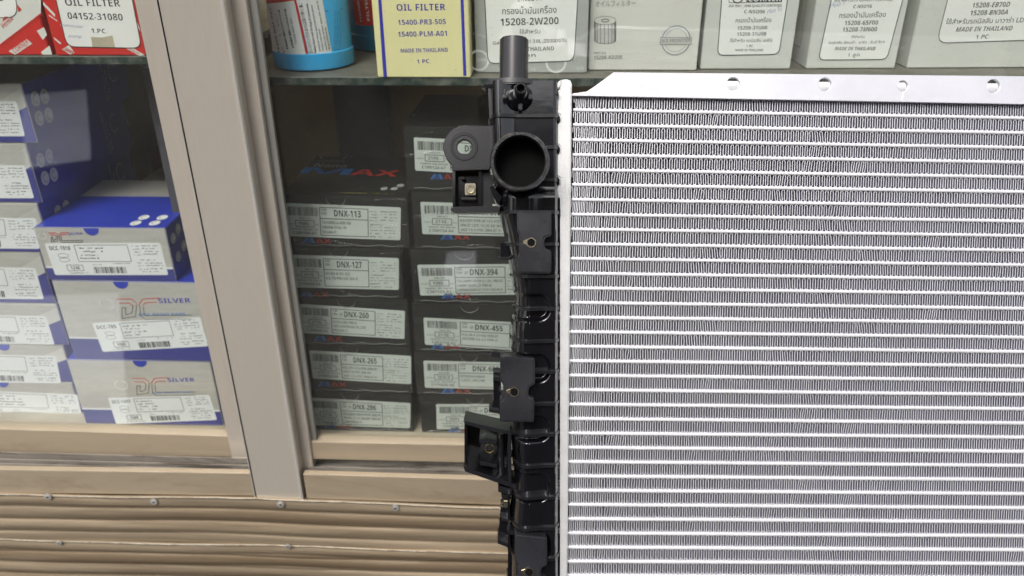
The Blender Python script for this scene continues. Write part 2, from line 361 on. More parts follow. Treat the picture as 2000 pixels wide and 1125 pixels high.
# unseen house fronts, added as a dark surround for glossy parts and panes to mirror
fs_, vs_ = [], []
bm = bmesh.new()
for k in range(8):
    x = -17+k*4.3; hh = 6.2+.7*((k*5) % 3)
    add_to(bm, hexa([Vector((x, -9.5, 0)), Vector((x+4.28, -9.5, 0)), Vector((x+4.28, -9.5, hh)), Vector((x, -9.5, hh))], Vector((0, -1, 0)), 4))
    for zz in (3.4, 5.0):
        for xx in (.6, 2.5): add_to(bm, hexa([Vector((x+xx, -9.44, zz)), Vector((x+xx+1.2, -9.44, zz)), Vector((x+xx+1.2, -9.44, zz+1)), Vector((x+xx, -9.44, zz+1))], Vector((0, -1, 0)), .05))
    add_to(bm, hexa([Vector((x+.2, -8.6, 2.7)), Vector((x+4.1, -8.6, 2.7)), Vector((x+4.1, -8.6, 2.85)), Vector((x+.2, -8.6, 2.85))], Vector((0, -1, 0)), .85))
o = link_bm('unseen_house_row', bm, M_HOUSE); o['kind'] = 'structure'

CAB = empty('display_cabinet', Matrix.Translation((0, 0, .3)))
thing(CAB, 'old aluminium display cabinet with sliding glass doors over corrugated cladding', 'cabinet')
CI = Matrix.Translation((0, 0, -.3))
def cpart(name, bm, m, parent=None, smooth=False):
    if parent is None: bm.transform(CI); return link_bm(name, bm, m, CAB, smooth)
    bm.transform(CI); return link_bm(name, bm, m, parent, smooth)
def ext(pa, pb, y, z):      # x on the line pa-pb (pixels, in plane y) at height z
    a, b = P(*pa, y), P(*pb, y); t = (z-a.z)/(b.z-a.z); return a.x+(b.x-a.x)*t
ZT = 1.95
Y0 = 0.0; YL = .024; YR = .015
BK = Vector((0, 1, 0))
zsL = P(230, 920, Y0).z; zsR = P(780, 931, Y0).z
zb = P(500, 969, Y0).z
# centre post
q = [Vector((ext((305, 0), (497, 965), Y0, z), Y0, z)) if s == 0 else Vector((ext((437, 0), (592, 970), Y0, z), Y0, z)) for s, z in ((0, zb-.004), (1, zb-.004), (1, ZT), (0, ZT))]
cpart('centre_post', hexa(q, BK, .045, .0006), M_FRAME)
# a raised lip down the post's right edge, its highlight put into the colour
q = [Vector((ext((430, 0), (586, 970), -.0015, z), -.0015, z)) if s == 0 else Vector((ext((436.5, 0), (591.5, 970), -.0015, z), -.0015, z)) for s, z in ((0, zb-.004), (1, zb-.004), (1, ZT), (0, ZT))]
cpart('highlight_lip', hexa(q, BK, .004, .0005), mat('edge_highlight', (.8, .77, .72), .3, .6))
def strip(name, a0, a1, b0, b1, y, th, m):
    q = [Vector((ext(a0, a1, y, z), y, z)) if s == 0 else Vector((ext(b0, b1, y, z), y, z)) for s, z in ((0, zb-.004), (1, zb-.004), (1, ZT), (0, ZT))]
    cpart(name, hexa(q, BK, th, .0002), m)
strip('highlight_lip', (303.5, 0), (495.8, 965), (305.8, 0), (497.6, 965), -.001, .004, MATS['edge_highlight'])  # highlight along the left edge, painted as a bright strip
strip('post_gap', (306.2, 0), (498, 965), (308.6, 0), (499.8, 965), -.0004, .003, M_HOLE)
# sills
def bar(pts_top, pts_bot, y, depth, xl=None, xr=None):
    a, b = P(*pts_top[0], y), P(*pts_top[1], y); c, d = P(*pts_bot[0], y), P(*pts_bot[1], y)
    def at(p, r, x): return Vector((x, y, p.z+(r.z-p.z)*(x-p.x)/(r.x-p.x)))
    xl_ = a.x if xl is None else xl; xr_ = b.x if xr is None else xr
    return [at(c, d, xl_), at(c, d, xr_), at(a, b, xr_), at(a, b, xl_)]
XL, XR = -.62, .85
xp0 = P(492.5, 945, Y0).x; xp1 = P(594.5, 945, Y0).x
cpart('sill', hexa(bar([(0, 917), (457, 924)], [(0, 963), (495, 969)], Y0, 0, XL, xp0), BK, .006, .0008), M_FRAMEH)
cpart('sill', hexa(bar([(595, 926), (960, 937)], [(595, 974), (975, 987)], Y0, 0, xp1, XR), BK, .006, .0008), M_FRAMEH)
# track floors with raised rails
def track(zt, x0, x1, yd):
    bm = bmesh.new()
    for (ya, yb, dz) in ((.0062, yd+.03, -.007), (.0065, .0080, -.001), (.0125, .0137, -.0005), (yd-.004, yd-.0028, .001)):
        add_to(bm, hexa([Vector((x0, ya, zt+dz)), Vector((x1, ya, zt+dz)), Vector((x1, yb, zt+dz)), Vector((x0, yb, zt+dz))], Vector((0, 0, -1)), .006 if dz > -.005 else .004))
    return bm
cpart('track', track(zsL, XL, xp0, YL), M_TRACK); cpart('track', track(zsR-.002, xp1, XR, YR), M_TRACK)
# sliding doors
def door(y, stile_a, stile_b, rail_t, rail_b, zt, glass_y, x0, x1, mirrored):
    """stile_a/b: pixel lines of the stile edges, rail_t/b: pixel lines of the bottom rail"""
    zb_ = zt-.004
    st = [Vector((ext(*stile_a, y-.003, z), y-.003, z)) if s == 0 else Vector((ext(*stile_b, y-.003, z), y-.003, z)) for s, z in ((0, zb_), (1, zb_), (1, ZT), (0, ZT))]
    d = cpart('sliding_door', hexa(st, BK, .016, .0007), M_FRAME)
    cpart('rail', hexa(bar(rail_t, rail_b, y, 0, x0, x1), BK, .013, .0007), M_FRAMEH, d)
    gq = [Vector((x0, glass_y, zb_+.01)), Vector((x1, glass_y, zb_+.01)), Vector((x1, glass_y, ZT-.01)), Vector((x0, glass_y, ZT-.01))]
    gp = cpart('glass_pane', hexa(gq, BK, .004), M_GLASS, d)
    return d
xa = P(470, 870, YL).x; xb = P(600, 880, YR).x
door(YL, ((262, 0), (459, 923)), ((312, 0), (500, 923)), [(0, 838), (445, 852)], [(0, 885), (452, 893)], zsL, YL+.005, XL, xa, False)
dR = door(YR, ((430, 0), (580, 923)), ((480, 0), (613, 922)), [(612, 863), (1000, 871)], [(618, 897), (1000, 906)], zsR, YR+.005, xb, XR, True)
# grey inner channel beside the right stile
st = [Vector((ext((470, 0), (606, 920), YR+.002, z), YR+.002, z)) if s == 0 else Vector((ext((501, 0), (621, 880), YR+.002, z), YR+.002, z)) for s, z in ((0, zsR+.004), (1, zsR+.004), (1, ZT), (0, ZT))]
cpart('glazing_channel', hexa(st, BK, .004, .0003), M_CHAN, dR)
# carcass
zfL = PZ(300, 893, zsL).z-.001
zf = P(165, 822, .079).z
zf = zsL+.003
cpart('cabinet_floor', hexa([Vector((XL, .042, zf)), Vector((XR, .042, zf)), Vector((XR, .42, zf)), Vector((XL, .42, zf))], Vector((0, 0, -1)), .012), M_FLOOR)
cpart('back_panel', hexa([Vector((XL, .42, .3)), Vector((XR, .42, .3)), Vector((XR, .42, ZT)), Vector((XL, .42, ZT))], BK, .012), M_INT)
for sx, s in ((XL, -1), (XR, 1)):
    cpart('side_panel', hexa([Vector((sx, 0.001, .3)), Vector((sx, .42, .3)), Vector((sx, .42, ZT)), Vector((sx, 0.001, ZT))], Vector((s, 0, 0)), .015), M_INT)
cpart('cabinet_top', hexa([Vector((XL, 0.001, ZT)), Vector((XR, 0.001, ZT)), Vector((XR, .43, ZT)), Vector((XL, .43, ZT))], Vector((0, 0, 1)), .02), M_INT)
xq = P(705, 220, .36).x
cpart('inner_post', hexa([Vector((xq-.03, .36, zf)), Vector((xq+.03, .36, zf)), Vector((xq+.03, .36, ZT)), Vector((xq-.03, .36, ZT))], BK, .03), M_BPOST)
xq = P(420, 400, .16).x
cpart('inner_post', hexa([Vector((xq-.012, .10, zf)), Vector((xq+.012, .10, zf)), Vector((xq+.012, .10, ZT)), Vector((xq-.012, .10, ZT))], BK, .03), M_BPOST)
# corrugated cladding: two overlapping sheets
def corr(top, y_off, rows, phase, pitch=.0150, amp=.0015):
    vs, fs = [], []; nx = 90; n = rows
    for i in range(nx+1):
        x = XL+(XR-XL)*i/nx
        wav = .0006*math.sin(x*11+phase)+.0003*math.sin(x*37+phase*2)
        a, b, c = P(*top[0], Y0), P(*top[1], Y0), P(*top[2], Y0)
        if x < b.x: zt = a.z+(b.z-a.z)*(x-a.x)/(b.x-a.x)
        else: zt = b.z+(c.z-b.z)*(x-b.x)/(c.x-b.x)
        zt += wav
        for j in range(n+1):
            s = j*pitch/12
            vs.append((x, y_off-amp*2*abs(math.sin(math.pi*j/12+.25))**.75+.0007*math.sin(x*20+j*.05)+wav*.3, zt-s-.3))
    for i in range(nx):
        for j in range(n): q = i*(n+1)+j; fs.append((q, q+1, q+n+2, q+n+1))
    k = len(vs)      # folded top edge gives the sheet its thickness
    for i in range(nx+1):
        v = vs[i*(n+1)]; vs.append((v[0], v[1]+.0012, v[2]+.0004)); jz = random.uniform(-.0003, .0003); vs.append((v[0], v[1]-.0012, v[2]+.0009+jz)); vs.append((v[0], v[1]-.0020, v[2]-.0002+jz))
    for i in range(nx):
        a, b = k+i*3, k+i*3+3; fs += [(a, b, b+1, a+1), (a+1, b+1, b+2, a+2), (a+2, b+2, (i+1)*(n+1), i*(n+1))]
    return link('cladding_sheet', vs, fs, M_CORR, CAB, smooth=True, mats=[M_CORR, mat('worn_edge', (.40, .355, .28), .45, .35, noise=(60, .4), stain=[(DIRT, 30, .5, .8)])], fmat=[0]*(nx*n)+[0, 1, 0]*nx)
s1 = corr([(0, 964), (500, 970), (975, 987)], -.0006, 66, .3)
s2 = corr([(0, 1047), (500, 1057), (975, 1074)], -.0028, 190, 1.9, pitch=.0146)
def screw(px, py, sh, y, sz=.0034):
    p = P(px, py, y); bm = bmesh.new()
    bmesh.ops.create_cone(bm, cap_ends=True, segments=18, radius1=sz, radius2=sz, depth=.0007, matrix=Matrix.Translation(p) @ Matrix.Rotation(RAD(90), 4, 'X'))
    b2 = bmesh.new(); bmesh.ops.create_uvsphere(b2, u_segments=14, v_segments=8, radius=sz*.62); b2.transform(Matrix.Translation(p+Vector((0, -.0006, 0))) @ Matrix.Diagonal((1, .14, 1, 1))); add_to(bm, b2)
    b3 = bmesh.new(); bmesh.ops.create_cone(b3, cap_ends=True, segments=6, radius1=sz*.26, radius2=sz*.26, depth=.0004, matrix=Matrix.Translation(p+Vector((0, -.0006-sz*.07, 0))) @ Matrix.Rotation(RAD(90), 4, 'X'))
    me = bpy.data.meshes.new('t'); b3.to_mesh(me); k = len(bm.faces); add_to(bm, b3)
    bm.transform(CI); o = link_bm('screw', bm, M_SCREW, sh, True); o.data.materials.append(M_HOLE)
    for i, f in enumerate(o.data.polygons):
        if i >= k: f.material_index = 1
for x, y in ((93, 970), (300, 980), (548, 985), (772, 992)): screw(x, y, s1, -.0050)
for x, y in ((115, 1060), (562, 1067)): screw(x, y, s2, -.0078, .0026)

# ------------------------------------------------------------------ shelves
zShL = P(140, 110, .052).z; zShR = P(700, 151, .045).z
def shelf(x0, x1, yf, z, label):
    bm = hexa([Vector((x0, yf, z)), Vector((x1, yf, z)), Vector((x1, .41, z)), Vector((x0, .41, z))], Vector((0, 0, -1)), .006, .0005)
    o = link_bm('glass_shelf', bm, M_SHELF); o.data.materials.append(M_SHELFTOP)
    for p in o.data.polygons:
        if p.normal.z > .9: p.material_index = 1
    thing(o, label, 'shelf', 'thick glass shelves in the cabinet')
xs = P(420, 110, .05).x
shelf(XL+.002, xs, .052, zShL, 'dusty glass shelf under the red cartons behind the left door')
shelf(xs+.012, XR-.002, .045, zShR, 'long glass shelf under the blue canister and the row of pale cartons')

# ------------------------------------------------------------------ cartons
def carton(name, p0, wdt, hgt, dep, yaw, m, label, cat, group, topm=None, sidem=None, tilt=0.):
    M = Matrix.Translation(p0) @ Matrix.Rotation(yaw, 4, 'Z') @ Matrix.Rotation(tilt, 4, 'Y')
    bm = bmesh.new(); bmesh.ops.create_cube(bm, size=1)
    bm.transform(Matrix.Translation((wdt/2, dep/2, hgt/2)) @ Matrix.Diagonal((wdt, dep, hgt, 1)))
    bmesh.ops.bevel(bm, geom=list(bm.edges), offset=.0006, segments=2, affect='EDGES')
    o = link_bm(name, bm, m); o.matrix_world = M
    if topm or sidem:
        o.data.materials.append(topm or m); o.data.materials.append(sidem or m)
        for f in o.data.polygons:
            if f.normal.z > .7: f.material_index = 1
            elif abs(f.normal.x) > .7: f.material_index = 2
    thing(o, label, cat, group)
    o['dims'] = (wdt, hgt, dep)
    fr = Surf(M, (0, 0, 0), (1, 0, 0), (0, 0, 1), (0, -1, 0))
    tp = Surf(M, (0, 0, hgt), (1, 0, 0), (0, 1, 0), (0, 0, 1))
    rs = Surf(M, (wdt, 0, 0), (0, 1, 0), (0, 0, 1), (1, 0, 0))
    ls = Surf(M, (0, 0, 0), (0, -1, 0), (0, 0, 1), (-1, 0, 0))
    return o, fr, tp, rs, ls
def shelf_carton(name, bl, br, z, hgt, dep, yaw, m, label, cat='carton', group=None, **k):
    p0 = PZ(*bl, z+.0004); M = Matrix.Translation(p0) @ Matrix.Rotation(yaw, 4, 'Z')
    s = Surf(M, (0, 0, 0), (1, 0, 0), (0, 0, 1), (0, -1, 0)); wd = s.to2(*br)[0]
    return carton(name, p0, wd, hgt, dep, yaw, m, label, cat, group, **k)
GT = 'oil filter cartons on the upper shelves'

# red carton, far left
o, fr, *_ = shelf_carton('filter_carton', (-200, 107), (98, 108), zShL, .14, .10, RAD(0), M_RED, 'red and white carton with diagonal pattern at the far left of the upper shelf', group=GT)
i = Ink(fr, .00015); T = fr.to2
i.poly([T(-200, 190), T(-200, -100), T(60, -100), T(80, 0), T(80, 25), T(0, 88)]); i.poly([T(80, 102), T(97, 89), T(102, 107), T(84, 107)])
i.poly([T(17, 100), T(52, 76), T(63, 85), T(30, 107)]); i.poly([T(72, 60), T(86, 53), T(92, 68), T(84, 78)])
i.build('white_print', M_WHITEC, o)
i = Ink(fr, .00030); i.text('CORNER', (30, 104), (58, 84), 8, 'r', .02); i.text('FILTER', (8, 56), (28, 38), 5, 'r', .01); i.text('CORNER', (48, 92), (66, 92), 2.5)
i.line(T(0, 88), T(82, 26), .0010); i.poly([T(5, 42), T(18, 34), T(14, 32), T(8, 33)]); i.poly([T(33, 8), T(43, 19), T(38, 23), T(36, 22)])
i.text('QUALITY', (4, 52), (22, 40), 4, 'r'); i.build('lettering', M_REDINK, o)
lb = Label(fr, [(-190, -100), (20, -90), (36, 35), (-190, 31)], o, r=.008, outline=.0006); lb.done()
i = Ink(fr, .0003); i.line(T(-30, 2), T(6, 0), .0009); i.build('lettering', M_INK, lb.o)
# red carton with white label
o, fr, *_ = shelf_carton('filter_carton', (110, 108), (287, 111), zShL, .14, .09, RAD(0), M_RED, 'red carton with white label OIL FILTER 04152-31080 beside the left stile', group=GT)
i = Ink(fr, .00015); T = fr.to2
for a, b, c, d in (((84, 3), (108, 28), (107, 33), (85, 10)), ((121, 96), (135, 88), (146, 103), (138, 107)), ((95, 28), (112, 40), (112, 42), (96, 31)), ((105, 72), (120, 84), (118, 87), (106, 76)), ((247, 95), (262, 95), (283, 108), (272, 109)), ((262, 30), (270, 48), (275, 62), (268, 52))):
    i.poly([T(*a), T(*b), T(*c), T(*d)])
i.build('white_print', M_WHITEC, o)
i = Ink(fr, .0003); i.text('CORNER', (123, 96), (143, 107), 7, 'b'); i.text('QUALITY', (252, 97), (272, 108), 5, 'r'); i.build('lettering', M_REDINK, o)
lb = Label(fr, [(96, -60), (248, -55), (277, 94), (131, 91)], o, r=.006, outline=.0006)
k = lb.ink; k.text('OIL FILTER', (129, 11), (236, 13), 13, 'r', .022); k.text('04152-31080', (134, 37), (241, 40), 12, 'r', .022); k.text('1.PC.', (180, 64), (210, 65), 8, 'r', .015)
lb.done()
i = Ink(fr, .00035); i.text('Commuter', (119, 51), (164, 55), 5, 'i'); i.text('pump', (134, 72), (160, 74), 5, 'i'); i.build('handwriting', M_PENINK, lb.o)
i = Ink(fr, .00035); i.poly([fr.to2(*p) for p in ((178, 72), (200, 73), (220, 69), (225, 92), (181, 91))][::-1]); i.build('tape_mark', M_TAPE, lb.o)

# blue oil filter canister
def canister(px_l, px_r, py, z, m, label, hgt=.12):
    a = PZ(px_l, py, z); b = PZ(px_r, py, z); c = (a+b)/2; r = (b-a).length/2
    mid = PZ((px_l+px_r)/2, py, z); cen = Vector((mid.x, mid.y+r, z+.0005)); M = Matrix.Translation(cen)
    prof = [(0, 0), (r*.93, 0), (r*.985, .0012), (r*1., .004), (r, .0125), (r*.97, .0132), (r*.965, .0145), (r*.965, hgt-.004), (r*.9, hgt), (0, hgt)]
    n = 64; vs = [(math.sin(6.28318*i/n)*p[0], -math.cos(6.28318*i/n)*p[0], p[1]) for p in prof for i in range(n)]
    fs = [(j*n+i, j*n+(i+1) % n, (j+1)*n+(i+1) % n, (j+1)*n+i) for j in range(len(prof)-1) for i in range(n)]
    o = link('oil_filter_canister', vs, fs, m, smooth=True); o.matrix_world = M
    o.modifiers.new('edge', 'EDGE_SPLIT').split_angle = RAD(40)
    thing(o, label, 'oil filter', 'blue oil filter canisters on the upper shelf'); return o, M, r
o, M, r = canister(514, 674, 142, zShR, M_CAN, 'bright blue oil filter canister with white and red label beside the door stile')
cs = CylSurf(M, r*.965); T = cs.to2
i = Ink(cs, .0003); i.grid(T(521, 127), T(605, 120), T(573, -30), T(496, -22), 12, 1); i.build('red_print', M_REDINK, o)
lb = Label(cs, [(507, 8), (575, 1), (599, 112), (529, 119)], o, m=M_PAPERW, h=.0006, nx=12); k = lb.ink
k.text('15400-RAF-T01', (549, 104), (531, 17), 7, 'r', .03); k.text('OIL FILTER CARTRIDGE', (534, 108), (517, 14), 4.5, 'r'); k.text('R1E11', (547, 51), (543, 28), 5); k.text('1', (551, 71), (550, 67), 5)
k.text('QTY', (558, 103), (555, 91), 5); k.text('15400-RAF-T01', (581, 86), (571, 36), 4.5)
a, b, c, d = T(561, 96), T(575, 93), T(559, 17), T(544, 19)
rn = random.Random(5); x = 0.
while x < 1:
    wv = rn.choice((.012, .02, .035)); p = lambda u, v: a*(1-u)*(1-v)+b*u*(1-v)+c*u*v+d*(1-u)*v
    # bars run across the label, stacked along its height
    k.poly([p(0, x), p(1, x), p(1, min(1, x+wv)), p(0, min(1, x+wv))]); x += wv+rn.choice((.012, .02))
lb.done()
i = Ink(cs, .00045); i.grid(T(607, 119), T(649, 109), T(625, -25), T(575, -18), 6, 1); lo = i.build('label', M_PAPERW, o)
i = Ink(cs, .0006)
i.text('古いOリングがあれば取り除く事。', (611, 104), (590, 6), 6, 'x'); i.text('Make Sure old O-ring is removed.', (618, 103), (601, 6), 3.6, 'b')
i.text("Assurez-vous que l'ancien joint", (626, 100), (610, 10), 3.2, 'r', .02); i.text('torique a ete enleve.', (632, 99), (624, 55), 3.2, 'r', .02)
i.text('Stellen Sie sicher, dass der alte O-', (639, 98), (620, 0), 3.2, 'r', .02); i.text('Ring entfernt ist.', (644, 96), (636, 52), 3.4, 'b'); i.build('lettering', M_INK, lo)
i = Ink(cs, .0004)
for yy in (22, 36, 50, 64, 78, 92):
    for dx in range(3): i.text('FILTER', (655+dx*5, yy+10), (654+dx*5, yy-1), 3, 'r')
i.line(T(636, 22), T(668, 17), .0006); i.build('blue_print', M_NAVY, o)
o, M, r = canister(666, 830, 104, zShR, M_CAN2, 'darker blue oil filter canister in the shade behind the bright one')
cs = CylSurf(M, r*.965); T = cs.to2
i = Ink(cs, .0003); i.grid(T(695, 48), T(729, 50), T(727, -20), T(687, -20), 8, 1); i.build('red_print', M_REDINK, o)
i = Ink(cs, .0006); i.text('HONDA', (708, 42), (701, -8), 6, 'b'); i.text('FILTER', (723, 40), (717, -8), 6, 'b'); i.build('lettering', M_PALEINK, o)

# yellow carton
o, fr, *_ = shelf_carton('filter_carton', (738, 151), (919, 149), zShR, .13, .075, RAD(0), M_YEL, 'pale yellow carton with blue stripes marked OIL FILTER 15400-PR3-505', group=GT)
i = Ink(fr, .0002); T = fr.to2
for a, b, c, d in (((736, -40), (742, -40), (756, 150.5), (749, 150.5)), ((898, -40), (904, -40), (911, 148), (905, 148))): i.poly([T(*d), T(*c), T(*b), T(*a)])
i.text('OIL FILTER', (775, 21), (870, 20), 12, 'r', .03); i.text('15400-PR3-505', (778, 49), (871, 47), 9.5, 'r', .03); i.text('15400-PLM-A01', (778, 72), (873, 70), 9.5, 'r', .03)
i.text('MADE IN THAILAND', (783, 103), (875, 101), 7.5, 'r', .025); i.text('1 PC.', (815, 124), (841, 123), 7.5, 'r', .025)
i.build('lettering', M_BLUEINK, o)
# 2W200
o, fr, *_ = shelf_carton('filter_carton', (930, 142), (1146, 136), zShR, .13, .08, RAD(0), M_GREY, 'grey carton labelled 15208-2W200 standing behind the radiator filler neck', group=GT)
lb = Label(fr, [(944, -60), (1132, -60), (1121, 119), (953, 124)], o, m=M_PAPER, r=.005, outline=.0006); k = lb.ink
k.text('C-NSO11', (1011, 3), (1056, 1), 8, 'r', .02); k.text('กรองน้ำมันเครื่อง', (981, 28), (1087, 25), 12, 'x', .012); k.text('15208-2W200', (978, 50), (1091, 47), 13, 'r', .03)
k.text('ใช้สำหรับ', (1015, 66), (1055, 65), 7.5, 'x', .01); k.text('นิสสัน เทอร์โบ', (963, 87), (1025, 85), 6, 'x', .01); k.text('ร์ 3.0L.(ZD30DDTi)', (1034, 84), (1107, 82), 6.5, 'r', .02)
k.text('MADE IN THAILAND', (983, 101), (1082, 98), 7.5, 'r', .03); k.text('1 ลูก', (1015, 113), (1046, 111), 7.5, 'x'); lb.done()
i = Ink(fr, .0001); T = fr.to2
for c in ((935, 118), (1086, 122)): i.ring(T(*c), .007, .007, .0016)
i.text('CORNER', (930, 121), (950, 119), 6, 'r', .02); i.text('H QUALITY', (1045, 133), (975, 134), 5, 'r'); i.text('OUR H', (948, 69), (925, 63), 5, 'r'); i.text('FILTER', (1140, 131), (1125, 131), 4.5)
i.build('pale_print', M_PALEINK, o)
# AD200 with pleated filter drawing and emblem
o, fr, *_ = shelf_carton('filter_carton', (1149, 137), (1360, 134), zShR, .125, .085, RAD(0), M_GREY2, 'pale grey carton with drawing of pleated filter, N/S FRONTIER emblem, 15208-AD200', group=GT)
i = Ink(fr, .0002); T = fr.to2
i.text('オイルフィルター', (1163, 13), (1241, 11), 9, 'x', .012); i.text('PART NO.', (1160, 106), (1184, 106), 4.5, 'r', .01); i.text('15208-AD200', (1160, 116), (1215, 115), 7, 'r', .025)
i.text('N/S FRONTIER', (1292, 83), (1349, 81), 6, 'b'); i.build('lettering', M_GREYINK, o)
i = Ink(fr, .0002)
cx = T(1182, 40); rx = (T(1203, 40)-cx).x; i.ring(cx, rx, rx*.38, .0003, 30); i.ring(cx, rx*.35, rx*.13, .0006, 18)
bt = T(1182, 79); i.ring(bt, rx, rx*.3, .0004, 14, 3.14, 6.28)
for n in range(26):
    a = math.pi*n/25; x = -math.cos(a)*rx; i.line(Vector((cx.x+x, cx.y-math.sin(a)*rx*.38)), Vector((bt.x+x, bt.y-math.sin(a)*rx*.28)), .00022 if n % 3 else .00055)
i.build('filter_drawing', M_GREYINK, o)
i = Ink(fr, .00015)
c = T(1320, 79); rr = (T(1347, 79)-c).x
i.ring(c, rr, rr, .0014, 40); i.ring(c, rr*.82, rr*.82, .0003, 40); i.build('emblem', M_MIDINK, o)
i = Ink(fr, .00017); i.ring(c, rr*.93, rr*.93, .0008, 40); i.build('emblem_shine', M_PAPERW, o)
i = Ink(fr, .00018)
a, b = T(1289, 87), T(1351, 73); i.poly([a, Vector((b.x, a.y)), b, Vector((a.x, b.y))]); i.build('emblem_bar', mat('emblem_bar_grey', (.5, .51, .48), .5), o)
i = Ink(fr, .00019)
i.pline([a, Vector((b.x, a.y)), b, Vector((a.x, b.y))], .0004, True); i.build('emblem_outline', M_GREYINK, o)
# NSO06
o, fr, *_ = shelf_carton('filter_carton', (1368, 135), (1543, 130), zShR, .125, .085, RAD(1), M_GREY3, 'grey green carton labelled C-NSO06 15208-31U00 above the radiator side plate', group=GT)
lb = Label(fr, [(1413, -50), (1546, -50), (1521, 106), (1401, 108)], o, r=.004, outline=.0006); k = lb.ink
k.text('ISO 9001 : 2008 QUALITY CERTIFIED', (1423, 14), (1526, 13), 4.5, 'r', .01); k.text('C-NSO06', (1453, 26), (1493, 26), 6.5, 'r', .02); k.text('กรองน้ำมันเครื่อง', (1436, 44), (1506, 43), 8, 'x', .01)
k.text('15208-31U00', (1440, 58), (1498, 57), 6.5, 'r', .02); k.text('15208-31U0B', (1439, 70), (1496, 69), 6.5, 'r', .02); k.text('ใช้สำหรับ รถนิสสัน เซฟิโร่', (1425, 82), (1508, 82), 6, 'x', .01)
k.text('1 PC.', (1457, 92), (1471, 92), 4.5, 'r', .02); k.text('MADE IN THAILAND', (1436, 100), (1490, 100), 4.5, 'r', .02)
T = fr.to2; k.pline([T(1424, 5), T(1458, 5), T(1458, -20), T(1424, -20)], .0004, True); k.poly([T(1459, 5), T(1527, 4), T(1530, -20), T(1459, -20)]); k.ring(T(1441, -3), .0035, .003, .0008); lb.done()
i = Ink(fr, .0005); i.text('CORNER', (1461, 3), (1525, 2), 11, 'b', .02); i.build('white_lettering', M_PAPERW, lb.o)
i = Ink(fr, .00045); i.text('r6o 5i', (1498, 27), (1528, 20), 8, 'i'); i.build('handwriting', M_PENINK, lb.o)
# NSO16 (turned, left side shows)
o, fr, tp, rs, ls = shelf_carton('filter_carton', (1574, 134), (1747, 132), zShR, .125, .05, RAD(2), M_GREY3, 'grey green carton labelled C-NSO16 15208-65F00 with its left side showing', group=GT)
lb = Label(fr, [(1634, -50), (1776, -50), (1732, 116), (1598, 117)], o, r=.004, outline=.0006); k = lb.ink
k.text('ISO 9001:2015 QUALITY CERTIFIED', (1629, 3), (1743, 2), 4.5, 'r', .01); k.text('C-NSO16', (1666, 16), (1702, 15), 6, 'i', .02); k.text('กรองน้ำมันเครื่อง', (1638, 35), (1729, 33), 9.5, 'x', .012)
k.text('15208-65F00', (1649, 49), (1714, 48), 8, 'i', .025); k.text('15208-7M600', (1645, 62), (1712, 61), 8, 'i', .025); k.text('ใช้สำหรับ', (1662, 74), (1688, 74), 4.5, 'x', .01)
k.text('รถนิสสัน อัลเมร่า , มาร์ท , ซันนี่ B14', (1618, 86), (1727, 84), 5, 'x', .01); k.text('MADE IN THAILAND', (1630, 98), (1709, 98), 6.5, 'i', .025); k.text('1 ลูก', (1657, 110), (1678, 110), 6.5, 'x', .01); lb.done()
i = Ink(fr, .00045); i.text('r6o i', (1621, 16), (1650, 8), 9, 'i'); i.build('handwriting', M_PENINK, lb.o)
i = Ink(ls, .0002); q = [Vector((-.042, .05)), Vector((-.012, .05)), Vector((-.012, .115)), Vector((-.042, .115))]; i.poly(q); lo = i.build('label', M_PAPER, o)
i = Ink(ls, .0003); i.pline([Vector((-.036, .012)), Vector((-.02, .012)), Vector((-.02, .095)), Vector((-.036, .095))], .0006, True); i.text2('CORNER', Vector((-.022, .055)), Vector((-.022, .09)), .006, 'b'); i.build('lettering', M_GREYINK, lo)
# EB70D
o, fr, *_ = shelf_carton('filter_carton', (1771, 133), (2060, 130), zShR, .13, .10, RAD(2), M_GREY3, 'large worn grey green carton at the right labelled 15208-EB70D', group=GT)
lb = Label(fr, [(1863, -50), (2045, -50), (2018, 78), (1829, 84)], o, r=.007, outline=.0005); k = lb.ink
k.text('15208-EB70D', (1898, 15), (1971, 13), 9, 'i', .025); k.text('15208-BN30A', (1894, 30), (1967, 28), 9, 'i', .025); k.text('ใช้สำหรับรถนิสสัน นาวาร่า LD25', (1847, 47), (2012, 43), 9, 'x', .012)
k.text('MADE IN THAILAND', (1866, 62), (1976, 59), 8.5, 'i', .025); k.text('1 PC.', (1905, 76), (1931, 75), 7.5, 'i', .025); lb.done()

